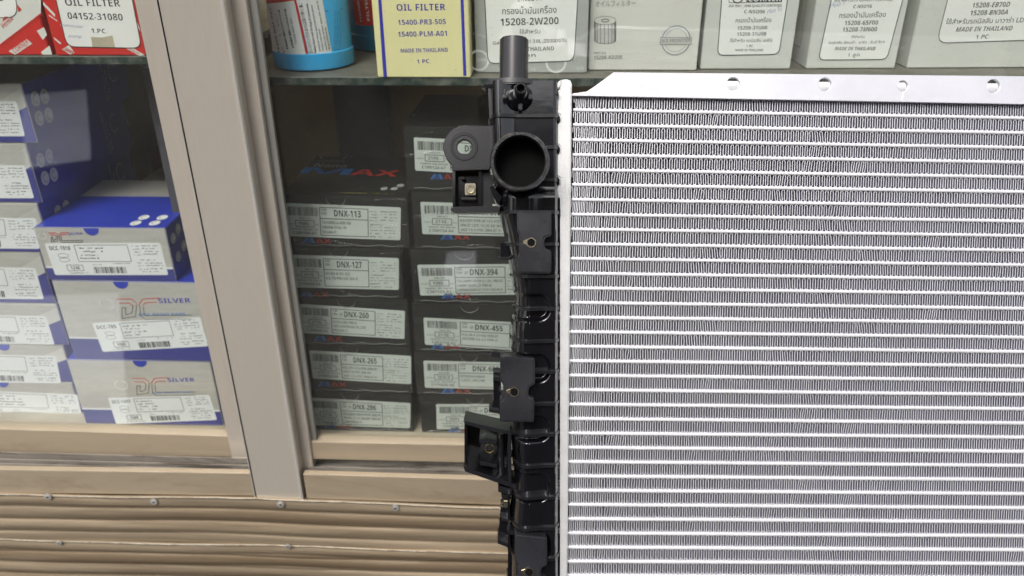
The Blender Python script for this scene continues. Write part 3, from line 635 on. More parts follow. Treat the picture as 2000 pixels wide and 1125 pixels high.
# ------------------------------------------------------------------ stacks of brake pad cartons
def stack_z(px, py, y): return P(px, py, y).z
def stack_carton(name, xl, xr, z0, z1, y, dep, yaw, m, label, group, ymid_px, **k):
    """xl, xr: pixel columns of the front face measured at pixel row ymid_px"""
    a = P(xl, ymid_px, y); M = Matrix.Translation((a.x, y, z0)) @ Matrix.Rotation(yaw, 4, 'Z')
    s = Surf(M, (0, 0, 0), (1, 0, 0), (0, 0, 1), (0, -1, 0)); wd = s.to2(xr, ymid_px)[0]
    return carton(name, Vector((a.x, y, z0)), wd, z1-z0-.0004, dep, yaw, m, label, 'carton', group, **k)
def dnx_label(o, fr, quad, code, price, num, lines, hsh=True):
    lb = Label(fr, quad, o, m=M_PAPERG, r=.0016)
    lb.bars(.03, .29, .10, .36); lb.t(code, .13, .22, .455, .05, 'r', .02)
    lb.box(.09, .50, .25, .69, .0005); lb.t(price, .115, .225, .645, .10, 'r', .03); lb.t('ราคา', .02, .08, .64, .05, 'x'); lb.t('บาท', .26, .29, .64, .05, 'x')
    lb.t('Contents : One Auto Set', .05, .28, .79, .055, 'r', .015); lb.t(num, .06, .26, .92, .085, 'r', .02)
    lb.box(.305, .09, .72, .93, .0006); lb.ink.line(lb.p(.305, .42), lb.p(.72, .42), .0006)
    lb.t('USE', .322, .365, .19, .07, 'r', .03); lb.t('FOR', .322, .365, .30, .07, 'r', .03)
    if hsh: lb.t('#', .385, .415, .31, .12, 'r', .02)
    lb.t(code, .43, .66, .345, .19, 'b')
    for n, l in enumerate(lines): lb.t(l, .32, .32+min(.38, .0125*len(l)), .58+.145*n, .085, 'r', .02)
    for n in range(4): lb.dash(.735, .80, .16+.09*n, .035); lb.dash(.83, .97, .15+.085*n, .045)
    lb.dash(.735, .88, .55, .045); lb.dash(.735, .96, .63, .04); lb.dash(.735, .97, .72, .035); lb.dash(.735, .82, .82, .055); lb.dash(.86, .97, .80, .04); lb.dash(.735, .84, .92, .05); lb.dash(.87, .95, .92, .035)
    lb.done(); return lb
def maxlogo(o, fr, x, y, h, w):
    T = fr.to2
    i = Ink(fr, .0002)
    i.poly([T(x, y), T(x+w*.10, y), T(x+w*.22, y-h), T(x+w*.12, y-h)]); i.poly([T(x+w*.34, y), T(x+w*.45, y), T(x+w*.36, y-h), T(x+w*.27, y-h)]); i.build('blue_print', M_BLUEM2, o)
    i = Ink(fr, .0002); i.poly([T(x+w*.11, y), T(x+w*.33, y), T(x+w*.27, y-h), T(x+w*.22, y-h*.8)]); i.build('navy_print', M_NAVY, o)
    i = Ink(fr, .0002); i.text('AX', (x+w*.46, y), (x+w, y), h, 'b', .03); i.build('red_print', M_REDM2, o)
def wrap(o, seams=True):
    wd, hg, dp = o['dims']; e = .0008
    bm = bmesh.new(); bmesh.ops.create_cube(bm, size=1)
    bm.transform(Matrix.Translation((wd/2, dp/2, hg/2)) @ Matrix.Diagonal((wd+2*e, dp+2*e, hg-.0006, 1)))
    bmesh.ops.bevel(bm, geom=list(bm.edges), offset=.0010, segments=2, affect='EDGES')
    # gathered seams of film: small raised cords on the front
    link_bm('shrink_wrap', bm, M_WRAP, o, True)
    rn = random.Random(int(wd*1e6)); vs, fs = [], []
    def cord(pts, r=.00022):
        k = len(vs)
        for p in pts: vs.extend([(p[0], p[1], p[2]+r), (p[0], p[1]-r*1.2, p[2]), (p[0], p[1], p[2]-r)])
        for j in range(len(pts)-1):
            a = k+j*3; fs.extend([(a, a+1, a+4, a+3), (a+1, a+2, a+5, a+4)])
    cx = wd*.42+rn.uniform(-.003, .003)
    cord([(cx+.008*math.cos(t), -e-.0003, hg-.001+.0075*math.sin(t)) for t in [math.pi+math.pi*j/14 for j in range(15)]])
    cord([(wd-.004, -e-.0003, .002+ (hg-.004)*j/12) if True else 0 for j in range(13)], .00016)
    cord([(wd*.05+(wd*.9)*j/20, -e-.0003, .0025+.0006*math.sin(j*1.3)) for j in range(21)], .00014)
    m = mat('film_seam', (.30, .31, .30), .3, coat=.4); link('film_seam', vs, fs, m, o)
GL = 'shrink wrapped charcoal cartons behind the right door'
YD = .062
# boundaries (pixel rows at the front plane) bottom up
dl = [('DNX-286', 612, 806, (868, 765), [(602, 776), (802, 787), (801, 836), (613, 830)], '2110.-', 'C190508-27', ['MITSUBISHI PAJERO SPORT 2008-ON', 'TRITON  J.P  2.4, PAJ 4WD, 2008-ON', 'L200/STRADA (F)'], True, 632, 834),
      ('DNX-265', 602, 803, (765, 674), [(604, 684), (803, 695), (803, 750), (611, 739)], '2110.-', 'C150928-08', ['H/D CITY 1.5 S-VTEC 2008-07', 'CIVIC 1.8 VTEC 2006-ON', 'JAZZ 1.5 S-VTEC 2008-07 (F)'], False, 620, 753),
      ('DNX-260', 590, 798, (674, 582), [(582, 593), (791, 607), (790, 662), (588, 650)], '2110.-', 'C200924-14', ['H/D ACCORD 1998-02', 'CIVIC DIMENSION VTI, VTEC', 'PRELUDE (F)'], True, 612, 664),
      ('DNX-127', 574, 785, (582, 484), [(566, 497), (779, 504), (779, 566), (573, 561)], '2110.-', 'C190420-64', ['N/S BIG-M D21, D22', 'D/B 720 PRO 620, E24 (F)'], False, 585, 578),
      ('DNX-113', 556, 797, (484, 383), [(554, 396), (783, 405), (782, 469), (560, 461)], '1985.-', 'C200104-61', ['T/A COROLLA AE90-100', 'CORONA ST150, 191', 'SOLUNA (F)'], False, 590, 473)]
z = zf+.0005
for code, xl, xr, (yb, yt), quad, price, num, lines, hsh, lx, ly in dl:
    z1 = stack_z(700, yt, YD); pos = {'DNX-286': 'bottom', 'DNX-265': 'second from bottom', 'DNX-260': 'middle', 'DNX-127': 'second from top', 'DNX-113': 'top'}[code]
    o, fr, tp, rs, ls = stack_carton('brake_pad_carton', xl, xr, z, z1, YD+random.uniform(-.001, .001), .105, RAD(random.uniform(-.6, .6)), M_BLK, 'charcoal carton labelled %s, %s of the left wrapped stack' % (code, pos), GL, (yb+yt)/2)
    dnx_label(o, fr, quad, code, price, num, lines, hsh); maxlogo(o, fr, lx, ly+2, 10, 58); wrap(o); z = z1
    if code == 'DNX-113':
        i = Ink(tp, .0002); i.text('Nano', (612, 326), (675, 328), 20, 'b'); i.ring(tp.to2(652, 305), .012, .012, .0015, 30, -.6, 3.9); i.text('COMPACT', (620, 316), (672, 317), 9); i.build('pale_print', M_MIDINK, o)
        i = Ink(tp, .0002); i.text('M', (584, 338), (680, 342), 34, 'b'); i.build('blue_print', M_BLUEM, o)
        i = Ink(tp, .0002); i.text('AX', (682, 342), (775, 345), 34, 'b'); i.build('red_print', M_REDINK, o)
        i = Ink(tp, .0003)
        for c in ((750, 369), (770, 369), (782, 363)): i.disc(tp.to2(*c), .003, .004)
        i.build('pale_print', M_MIDINK, o)
        i = Ink(tp, .0003); i.dashes(tp.to2(660, 377), tp.to2(770, 379), .002); i.build('yellow_print', mat('olive_ink', (.33, .33, .05), .5), o)
dr = [(None, 822, 1085, (865, 770), [(852, 789), (1073, 789), (1072, 838), (853, 838)], '2900.-', 'C210928-02', [], True, 875, 842, 'DNX-077'),
      ('DNX-608', 812, 1075, (770, 688), [(827, 704), (1051, 709), (1050, 762), (830, 757)], '2035.0', 'C171026-06', ['MITSUBISHI MIRAGE', '1.2ECO  J 2013-ON'], False, 862, 766, ''),
      ('DNX-455', 808, 1075, (688, 592), [(827, 620), (1062, 632), (1060, 687), (830, 673)], '2110.-', 'C201110-63', ['H/D CR-V 2.0 EXI 1998-01', 'ACCORD S.6, 2.2 1994 (F)'], True, 842, 679, ''),
      ('DNX-394', 805, 1068, (592, 487), [(815, 517), (1053, 515), (1053, 575), (821, 577)], '1985.-', 'C201125-51', ['T/A CAMRY SXV10 2.2 (2X) 1993-97', 'CAMRY SXV20 2.2 1998-02', 'CORONA EXIOR AT, ST191 1993-98 (F)'], True, 862, 581, ''),
      ('DNX-077', 807, 1070, (487, 372), [(821, 394), (1060, 401), (1060, 463), (825, 457)], '2110.-', 'C200724-64', ['H/D CITY TYPE ZX 1.5 S-VTEC', '2004-07, CIVIC 1.6 LXI, EXI 1993-98', 'JAZZ 1.5 S-VTEC 2004-07 (F)'], False, 860, 466, ''),
      ('DNX-375', 792, 1060, (372, 246), [(808, 268), (1040, 280), (1040, 345), (811, 333)], '2195.-', 'C190124-67', [], False, 840, 348, '')]
z = zf+.0005
for code, xl, xr, (yb, yt), quad, price, num, lines, hsh, lx, ly, alt in dr:
    z1 = stack_z(880, yt, YD)
    lab = {None: 'bottom charcoal carton of the right wrapped stack, marked 2900.-', 'DNX-375': 'topmost charcoal carton of the right wrapped stack, priced 2195.-', 'DNX-077': 'charcoal carton priced 2110.- just under the topmost of the right stack'}.get(code) or 'charcoal carton labelled %s in the right wrapped stack' % code
    o, fr, tp, rs, ls = stack_carton('brake_pad_carton', xl, xr, z, z1, YD+random.uniform(-.001, .001), .105, RAD(random.uniform(-.6, .6)), M_BLK, lab, GL, (yb+yt)/2)
    dnx_label(o, fr, quad, code or 'DNX-286', price, num, lines, hsh); maxlogo(o, fr, lx, ly+2, 10, 58); wrap(o); z = z1

GS = 'silver and blue cartons behind the left door'
def logo(o, fr, x, y, s):
    """double line DC SILVER mark, x,y = top left in pixels, s = width"""
    T = fr.to2; k = s/165.
    def L(i, pts, wv=.0007): i.pline([T(x+a*k, y+b*k) for a, b in pts], wv)
    i = Ink(fr, .00016); L(i, [(0, 0), (30, 0), (40, 8)]); L(i, [(6, 8), (26, 8), (32, 13)]); L(i, [(44, 12), (52, 0), (84, -2)]); L(i, [(52, 12), (58, 7), (80, 6)]); i.build('red_print', M_REDINK, o)
    i = Ink(fr, .0002)
    for d in (0, 7): L(i, [(40-d, 10+d*.3), (38-d, 34-d), (12+d, 38-d), (11+d, 17+d*.3), (20, 17)]); L(i, [(46+d, 12+d*.3), (48+d, 33-d*.5), (58, 40-d*1.1), (148, 39-d*1.1)])
    i.build('grey_print', M_GREYINK, o)
    i = Ink(fr, .0002); i.text('SILVER', (x+84*k, y+8*k), (x+146*k, y+7*k), 10*k, 'r', .02); i.build('blue_print', M_BLUEINK, o)
def dcc_label(o, fr, quad, code, price):
    lb = Label(fr, quad, o, m=M_PAPERW, r=.0018)
    lb.t(code, .03, .21, .21, .12, 'r', .035); lb.box(.13, .68, .27, .86, .0004); lb.t(price, .16, .24, .82, .10, 'r', .02)
    c = lb.p(.13, .38); rx = .045*lb.W
    lb.ink.ring(c, rx, rx*.42, .0003, 20); lb.ink.ring(c-Vector((0, rx*.9)), rx, rx*.42, .0003, 20)
    lb.box(.25, .06, .71, .57, .0004)
    for n in range(4): lb.dash(.27, .27+random.uniform(.15, .24), .16+.105*n, .06)
    lb.dash(.10, .30, .93, .04); lb.dash(.36, .44, .67, .03); lb.dash(.55, .70, .63, .035); lb.bars(.36, .66, .74, .94, 26)
    for n in range(4): lb.dash(.75, .81, .10+.09*n, .04); lb.dash(.83, .97, .09+.085*n, .045)
    lb.dash(.78, .92, .53, .05); lb.dash(.76, .98, .62, .045); lb.dash(.76, .98, .70, .04); lb.dash(.76, .84, .82, .05); lb.dash(.86, .97, .80, .05); lb.dash(.78, .95, .89, .04)
    lb.done()
def band(o, fr, wd, h, m=M_PURP, edge=True):
    i = Ink(fr, .00012); i.poly([Vector((.0006, .0006)), Vector((wd-.0006, .0006)), Vector((wd-.0006, h)), Vector((.0006, h))]); i.build('blue_band', m, o)
    if edge:
        i = Ink(fr, .00014); i.poly([Vector((.0006, h)), Vector((wd-.0006, h)), Vector((wd-.0006, h+.0018)), Vector((.0006, h+.0018))]); i.build('white_stripe', M_PAPERW, o)
def notch(o, fr, wd, hg, fx):
    c = Vector((wd*fx, hg-.0006)); i = Ink(fr, .00016); n = 18; r = .0068
    i.poly([c+Vector((math.cos(math.pi+math.pi*k/n)*r, math.sin(math.pi+math.pi*k/n)*r)) for k in range(n+1)]); i.build('thumb_notch', M_BLUE, o)
    i = Ink(fr, .0002); i.pline([c+Vector((math.cos(math.pi+math.pi*k/n)*r, math.sin(math.pi+math.pi*k/n)*r)) for k in range(n+1)], .0004); i.build('cut_edge', M_EDGE, o)
def dots(o, sf, pts, r=.0047, ry=None):
    i = Ink(sf, .0002)
    for p in pts: i.disc(sf.to2(*p) if not isinstance(p, Vector) else p, r, ry or r)
    lo = i.build('round_badge', mat('badge_grey', (.88, .90, .90), .45), o)
    i = Ink(sf, .0003)
    for p in pts:
        c = sf.to2(*p) if not isinstance(p, Vector) else p; i.ring(c, r*.45, r*.6, .0007, 14, .8, 5.5); i.ring(c, r*.85, (ry or r)*.85, .0002, 20)
    i.build('lettering', M_MIDINK, lo)
def crescent(o, fr, c, r):
    i = Ink(fr, .0002); i.ring(fr.to2(*c), r, r*.8, .0012, 30, 2.0, 7.6); i.build('silver_print', mat('pale_silver', (.75, .75, .7), .3, .5), o)
# right of the two: upright cartons
Y2 = .063
z = zf+.0005; z1 = stack_z(290, 704, Y2)
o, fr, tp, rs, ls = stack_carton('brake_pad_carton', 152, 425, z, z1, Y2, .12, RAD(.5), M_SILV, 'silver carton DCC-1317 at the bottom of the stack beside the left stile', GS, 775, topm=M_BLUE, sidem=M_BLUE)
band(o, fr, o['dims'][0], .0165); logo(o, fr, 258, 739, 165*.84); crescent(o, fr, (237, 752), .006); dcc_label(o, fr, [(211, 777), (409, 771), (424, 820), (227, 828)], 'DCC-1317', '1280'); notch(o, fr, o['dims'][0], o['dims'][1], .51)
i = Ink(fr, .0002); i.text('DISC BRAKE PADS', (298, 769), (378, 767), 4, 'r'); i.build('lettering', M_BLUEM, o)
z = z1; z1 = stack_z(225, 549, Y2)
o, fr, tp, rs, ls = stack_carton('brake_pad_carton', 125, 405, z, z1, Y2+.001, .12, RAD(-.4), M_SILV, 'tall silver carton DCC-785 in the middle of the stack beside the left stile', GS, 630, topm=M_BLUE, sidem=M_BLUE)
band(o, fr, o['dims'][0], .0215); logo(o, fr, 227, 584, 165); crescent(o, fr, (209, 594), .0065); dcc_label(o, fr, [(180, 631), (391, 619), (407, 676), (201, 687)], 'DCC-785', '1080'); notch(o, fr, o['dims'][0], o['dims'][1], .47)
i = Ink(fr, .0002); i.text('DISC BRAKE PADS', (272, 617), (362, 615), 5, 'r', .02); i.build('lettering', M_BLUEM, o)
z = z1; z1 = stack_z(210, 445, Y2)
o, fr, tp, rs, ls = stack_carton('brake_pad_carton', 80, 333, z, z1, Y2+.0005, .12, RAD(.6), M_SILV, 'silver carton DCC-1818 with blue lid on top of the stack beside the stile', GS, 495, topm=M_BLUE, sidem=M_BLUE)
band(o, fr, o['dims'][0], .0115); logo(o, fr, 95, 455, 165*.46); crescent(o, fr, (83, 461), .0035); dcc_label(o, fr, [(87, 475), (313, 474), (329, 537), (108, 537)], 'DCC-1818', '1240'); notch(o, fr, o['dims'][0], o['dims'][1], .44)
dots(o, tp, [(265, 436), (281, 425), (302, 436), (317, 425)], .0045, .0055); dots(o, rs, [Vector((.010, .036)), Vector((.022, .040)), Vector((.012, .018)), Vector((.026, .022))], .0047)
i = Ink(tp, .0002)
for a, b in (((110, 432), (225, 431)), ((130, 420), (235, 424))): i.dashes(tp.to2(*a), tp.to2(*b), .002)
i.build('pale_print', mat('faint_blue_print', (.10, .12, .38), .4), o)
T = tp.to2; i = Ink(tp, .00015); dp = o['dims'][2]; i.poly([Vector((.001, dp*.62)), Vector((o['dims'][0]-.001, dp*.62)), Vector((o['dims'][0]-.001, dp-.001)), Vector((.001, dp-.001))]); i.build('silver_print', M_SILV, o)
# the far-left stack
Y1 = .079
sl = [(-200, 152, (825, 745), [(-60, 762), (151, 770), (162, 820), (-50, 815)], 'DCC-1399', '1180', 'lowest silver carton of the far left stack, its label cut by the frame'),
      (-215, 133, (745, 672), [(-100, 690), (109, 695), (120, 749), (-90, 745)], 'DCC-1276', '1180', 'silver carton second from the bottom of the far left stack'),
      (-215, 122, (672, 592), [(-120, 614), (90, 617), (107, 673), (-105, 668)], 'DCC-1277', '1180', 'silver carton third from the bottom of the far left stack'),
      (-235, 93, (592, 492), [(-145, 520), (69, 523), (86, 584), (-130, 583)], 'DCC-1361', '1240', 'silver carton in the middle of the far left stack, below the blue sided ones'),
      (-235, 86, (492, 396), [(-145, 424), (70, 426), (78, 486), (-135, 484)], 'DCC-1362', '1240', 'silver carton third from the top of the far left stack'),
      (-255, 66, (396, 279), [(-160, 320), (48, 323), (67, 387), (-145, 387)], 'DCC-1822', '1240', 'carton second from the top of the far left stack with deep blue side'),
      (-270, 57, (279, 163), [(-175, 195), (33, 198), (49, 266), (-160, 266)], 'DCC-1823', '1240', 'topmost carton of the far left stack with four badges on its blue side')]
z = zf+.0005
for n, (xl, xr, (yb, yt), quad, code, price, lab) in enumerate(sl):
    z1 = stack_z(60, yt, Y1)
    o, fr, tp, rs, ls = stack_carton('brake_pad_carton', xl, xr, z, z1, Y1+random.uniform(-.001, .001), .165, RAD(0), M_SILV, lab, GS, (yb+yt)/2, topm=M_SILV, sidem=M_BLUE)
    band(o, fr, o['dims'][0], .005 if n < 4 else .006, edge=False)
    wd, hg = o['dims'][:2]
    i = Ink(fr, .00013); i.poly([Vector((wd-.0006, .0006)), Vector((wd-.0006, hg*.62)), Vector((wd-.03, hg*.35)), Vector((wd-.05, .0006))][::-1]); i.build('blue_corner', M_PURP, o)
    i = Ink(fr, .00013); i.poly([Vector((wd-.0006, hg*.62)), Vector((wd-.0006, hg-.003)), Vector((wd-.03, hg*.62)), Vector((wd-.03, hg*.35))][::-1]); i.build('pale_corner', mat('pale_silver', (.75, .75, .7), .3, .5), o)
    dcc_label(o, fr, quad, code, price)
    if n in (1, 0): notch(o, fr, wd, hg, .62+.05*n)
    if n == 6: dots(o, rs, [(69, 193), (87, 188), (77, 231), (95, 225)], .0058, .0062)
    if n == 5: dots(o, rs, [(79, 313), (96, 305), (88, 348), (105, 341)], .0058, .0062)
    if n == 4: dots(o, rs, [(113, 412), (129, 402)], .0050)
    if n >= 4:
        i = Ink(rs, .0002); i.ring(Vector((.138, hg*.6)), .0075, .0085, .0016, 22, .8, 5.5); i.text2('DISC BRAKE PADS', Vector((.121, hg*.12)), Vector((.121, hg*.9)), .003, 'b'); i.text2('SILVER', Vector((.126, hg*.15)), Vector((.126, hg*.7)), .003, 'b'); i.build('pale_print', mat('dim_badge', (.30, .32, .42), .45), o)
    z = z1
# cartons deeper in the cabinet behind
za = stack_z(300, 385, .19)
a = P(235, 350, .20)
carton('spare_carton', Vector((a.x, .20, zf+.0005)), .10, za-zf, .08, 0, M_SILV, 'grey carton deep in the cabinet behind the DCC-1818 carton', 'carton', GS)
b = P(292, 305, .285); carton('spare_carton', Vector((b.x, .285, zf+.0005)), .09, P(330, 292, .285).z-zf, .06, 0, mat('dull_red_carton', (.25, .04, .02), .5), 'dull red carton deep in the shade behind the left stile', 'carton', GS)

# ------------------------------------------------------------------ the radiator
D0 = .476
Rr = (RT - .0135*UP + .0216*FW).normalized(); Dd = (-.0135*RT - UP + .055*FW); Dd = (Dd-Rr*Dd.dot(Rr)).normalized(); Ww = Rr.cross(-Dd)
O = CAM + FW*D0
MR = Matrix(((Rr.x, -Dd.x, Ww.x, O.x), (Rr.y, -Dd.y, Ww.y, O.y), (Rr.z, -Dd.z, Ww.z, O.z), (0, 0, 0, 1)))
RADI = empty('car_radiator', MR)
thing(RADI, 'new aluminium car radiator with black plastic side tank leaning against the cabinet', 'radiator')
MRi = MR.inverted(); camL = MRi @ CAM
def rp(px, py, wv=0.):
    d = MRi.to_3x3() @ ray(px, py); t = (wv-camL.z)/d.z; p = camL+d*t; return Vector((p.x, p.y, wv))
MMP = (rp(1001, 562)-rp(1000, 562)).x      # metres per pixel near the centre
def prism(poly, w0, w1, bev=.0004, seg=2, ref=None):
    """polygon in pixels read at depth ref (default front w1), solid from w0 (back) to w1 (front)"""
    pts = [rp(x, y, w1 if ref is None else ref) for x, y in poly]
    bm = bmesh.new(); a = [bm.verts.new((p.x, p.y, w1)) for p in pts]; b = [bm.verts.new((p.x, p.y, w0)) for p in pts]; n = len(pts)
    bm.faces.new(a); bm.faces.new(b[::-1])
    for i in range(n): bm.faces.new((a[i], b[i], b[(i+1) % n], a[(i+1) % n]))
    bmesh.ops.recalc_face_normals(bm, faces=bm.faces)
    if bev: bmesh.ops.bevel(bm, geom=list(bm.edges), offset=bev, segments=seg, affect='EDGES')
    return bm
def rpart(name, bm, m, parent=None, smooth=False): return link_bm(name, bm, m, parent or RADI, smooth)
def rcorner(pts, r, n=4):
    out = []; N = len(pts)
    for i in range(N):
        p = Vector(pts[i]); a = Vector(pts[i-1]); b = Vector(pts[(i+1) % N]); ra = min(r, (a-p).length*.45); rb = min(r, (b-p).length*.45)
        da = (a-p).normalized()*ra; db = (b-p).normalized()*rb
        for k in range(n+1):
            t = k/n; q = (p+da)*(1-t)**2+2*p*t*(1-t)+(p+db)*t*t; out.append((q.x, q.y))
    return out
def tube(p, axis, r0, r1, L, n=40, rin=None, lip=0.):
    """open pipe from p along axis, outer radius r0->r1, bore rin"""
    ax = axis.normalized(); e = ax.orthogonal().normalized(); f = ax.cross(e); bm = bmesh.new(); rings = []
    rin = rin or r0*.85
    prof = [(r0, 0), (r1, L*.86), (r1+lip, L*.88), (r1+lip, L-.0012), (r1+lip-.0008, L), (rin+.0006, L), (rin, L-.0010), (rin, 0)]
    for rr, h in prof: rings.append([bm.verts.new(p+ax*h+(e*math.cos(6.28318*i/n)+f*math.sin(6.28318*i/n))*rr) for i in range(n)])
    for a, b in zip(rings, rings[1:]):
        for i in range(n): bm.faces.new((a[i], a[(i+1) % n], b[(i+1) % n], b[i]))
    bmesh.ops.recalc_face_normals(bm, faces=bm.faces)
    return bm
def cyl(p, axis, r0, r1, L, n=32, bev=.0004):
    ax = axis.normalized(); e = ax.orthogonal().normalized(); f = ax.cross(e); bm = bmesh.new()
    a = [bm.verts.new(p+(e*math.cos(6.28318*i/n)+f*math.sin(6.28318*i/n))*r0) for i in range(n)]
    b = [bm.verts.new(p+ax*L+(e*math.cos(6.28318*i/n)+f*math.sin(6.28318*i/n))*r1) for i in range(n)]
    bm.faces.new(a[::-1]); bm.faces.new(b)
    for i in range(n): bm.faces.new((a[i], a[(i+1) % n], b[(i+1) % n], b[i]))
    bmesh.ops.recalc_face_normals(bm, faces=bm.faces)
    if bev: bmesh.ops.bevel(bm, geom=[ed for ed in bm.edges if ed.calc_face_angle(0) > .8], offset=bev, segments=2, affect='EDGES')
    return bm
ZL, YLc, XLc = Vector((0, 0, 1)), Vector((0, 1, 0)), Vector((1, 0, 0))

# --- core: tubes and corrugated fins
CORE_D = .022
v0 = rp(1120, 214).y; v31 = rp(1113, 1097.5).y; PV = (v0-v31)/31
u0 = rp(1112, 640).x; u1 = rp(2150, 640).x
def tube_mesh():
    bm = bmesh.new(); hh = .00096; pts = []
    for k in range(9): t = -math.pi/2+math.pi*k/8; pts.append((math.cos(t)*hh*.55-.0008, math.sin(t)*hh))
    prof = pts+[(-CORE_D, hh), (-CORE_D, -hh)]
    nx = 40; rows = []
    rn = random.Random(3)
    for i in range(nx+1):
        x = u0+(u1-u0)*i/nx; dz = rn.uniform(-.00005, .00005); rows.append([bm.verts.new((x, p[1]+dz, p[0])) for p in prof])
    m = len(prof)
    for a, b in zip(rows, rows[1:]):
        for j in range(m): bm.faces.new((a[j], b[j], b[(j+1) % m], a[(j+1) % m]))
    bmesh.ops.recalc_face_normals(bm, faces=bm.faces)
    me = bpy.data.meshes.new('cooling_tube'); bm.to_mesh(me); bm.free(); me.materials.append(M_ALU)
    for p in me.polygons: p.use_smooth = True
    return me
tm = tube_mesh()
NROW = 39
def fin_mesh(seed):
    rn = random.Random(seed); vs, fs = [], []
    pitch = .00298; amp = PV/2-.00092-.0001; S = 12; th = .00019
    x = u0; path = []; per = []
    xx = u0+rn.uniform(-.0006, .0006); k = 0
    while xx < u1:
        sq = 1.; d = (xx-u0)
        if d < .022: sq = .72+rn.uniform(-.1, .15)+d/.022*.3
        p = pitch*(sq+rn.uniform(-.07, .07)); per.append((xx, p, rn.uniform(-.12, .12) if d > .02 else rn.uniform(-.1, .4)*(1 if seed % 3 == 0 else .5))); xx += p
    for _ in range(5):            # patches where the folds were knocked over a little
        k0 = rn.randrange(3, len(per)-8); dl_ = rn.uniform(-.9, .9)
        for k in range(k0, k0+rn.randrange(2, 6)): per[k] = (per[k][0], per[k][1], per[k][2]+dl_*rn.uniform(.4, 1))
    for (xa, p, lean) in per:
        for s in range(S):
            t = s/S; y = math.sin(2*math.pi*t); yy = math.copysign(abs(y)**.62, y)*amp
            xs_ = xa+p*t + .11*p*math.sin(4*math.pi*t)*-1 + lean*.0007*yy/amp
            path.append((xs_, yy))
    n = len(path); zf_, zb_ = -.0012, -CORE_D+.001
    for i, (a, b) in enumerate(path):
        q = path[min(n-1, i+1)]; r_ = path[max(0, i-1)]; dx, dy = q[0]-r_[0], q[1]-r_[1]; L = math.hypot(dx, dy) or 1; nx_, ny_ = -dy/L*th, dx/L*th
        vs += [(a+nx_, b+ny_, zf_), (a-nx_, b-ny_, zf_), (a+nx_, b+ny_, zb_), (a-nx_, b-ny_, zb_)]
    for i in range(n-1):
        a, b = i*4, i*4+4; fs += [(a, a+1, b+1, b), (a+1, a+3, b+3, b+1), (a+2, a, b, b+2)]
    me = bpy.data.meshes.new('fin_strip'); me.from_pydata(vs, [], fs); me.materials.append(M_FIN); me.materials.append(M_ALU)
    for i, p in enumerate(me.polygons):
        if i % 3 == 0: p.material_index = 1  # front edges take the brighter metal, walls the one with shade painted in
    me.update(); return me
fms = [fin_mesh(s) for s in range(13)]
for r in range(NROW):
    y = v0-PV*r
    o = bpy.data.objects.new('cooling_tube', tm); COL.objects.link(o); o.parent = RADI; o.location = (0, y, 0)
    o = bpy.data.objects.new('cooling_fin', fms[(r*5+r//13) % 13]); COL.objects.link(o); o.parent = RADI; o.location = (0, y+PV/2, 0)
    if r % 2: o.scale = (1, 1, 1)
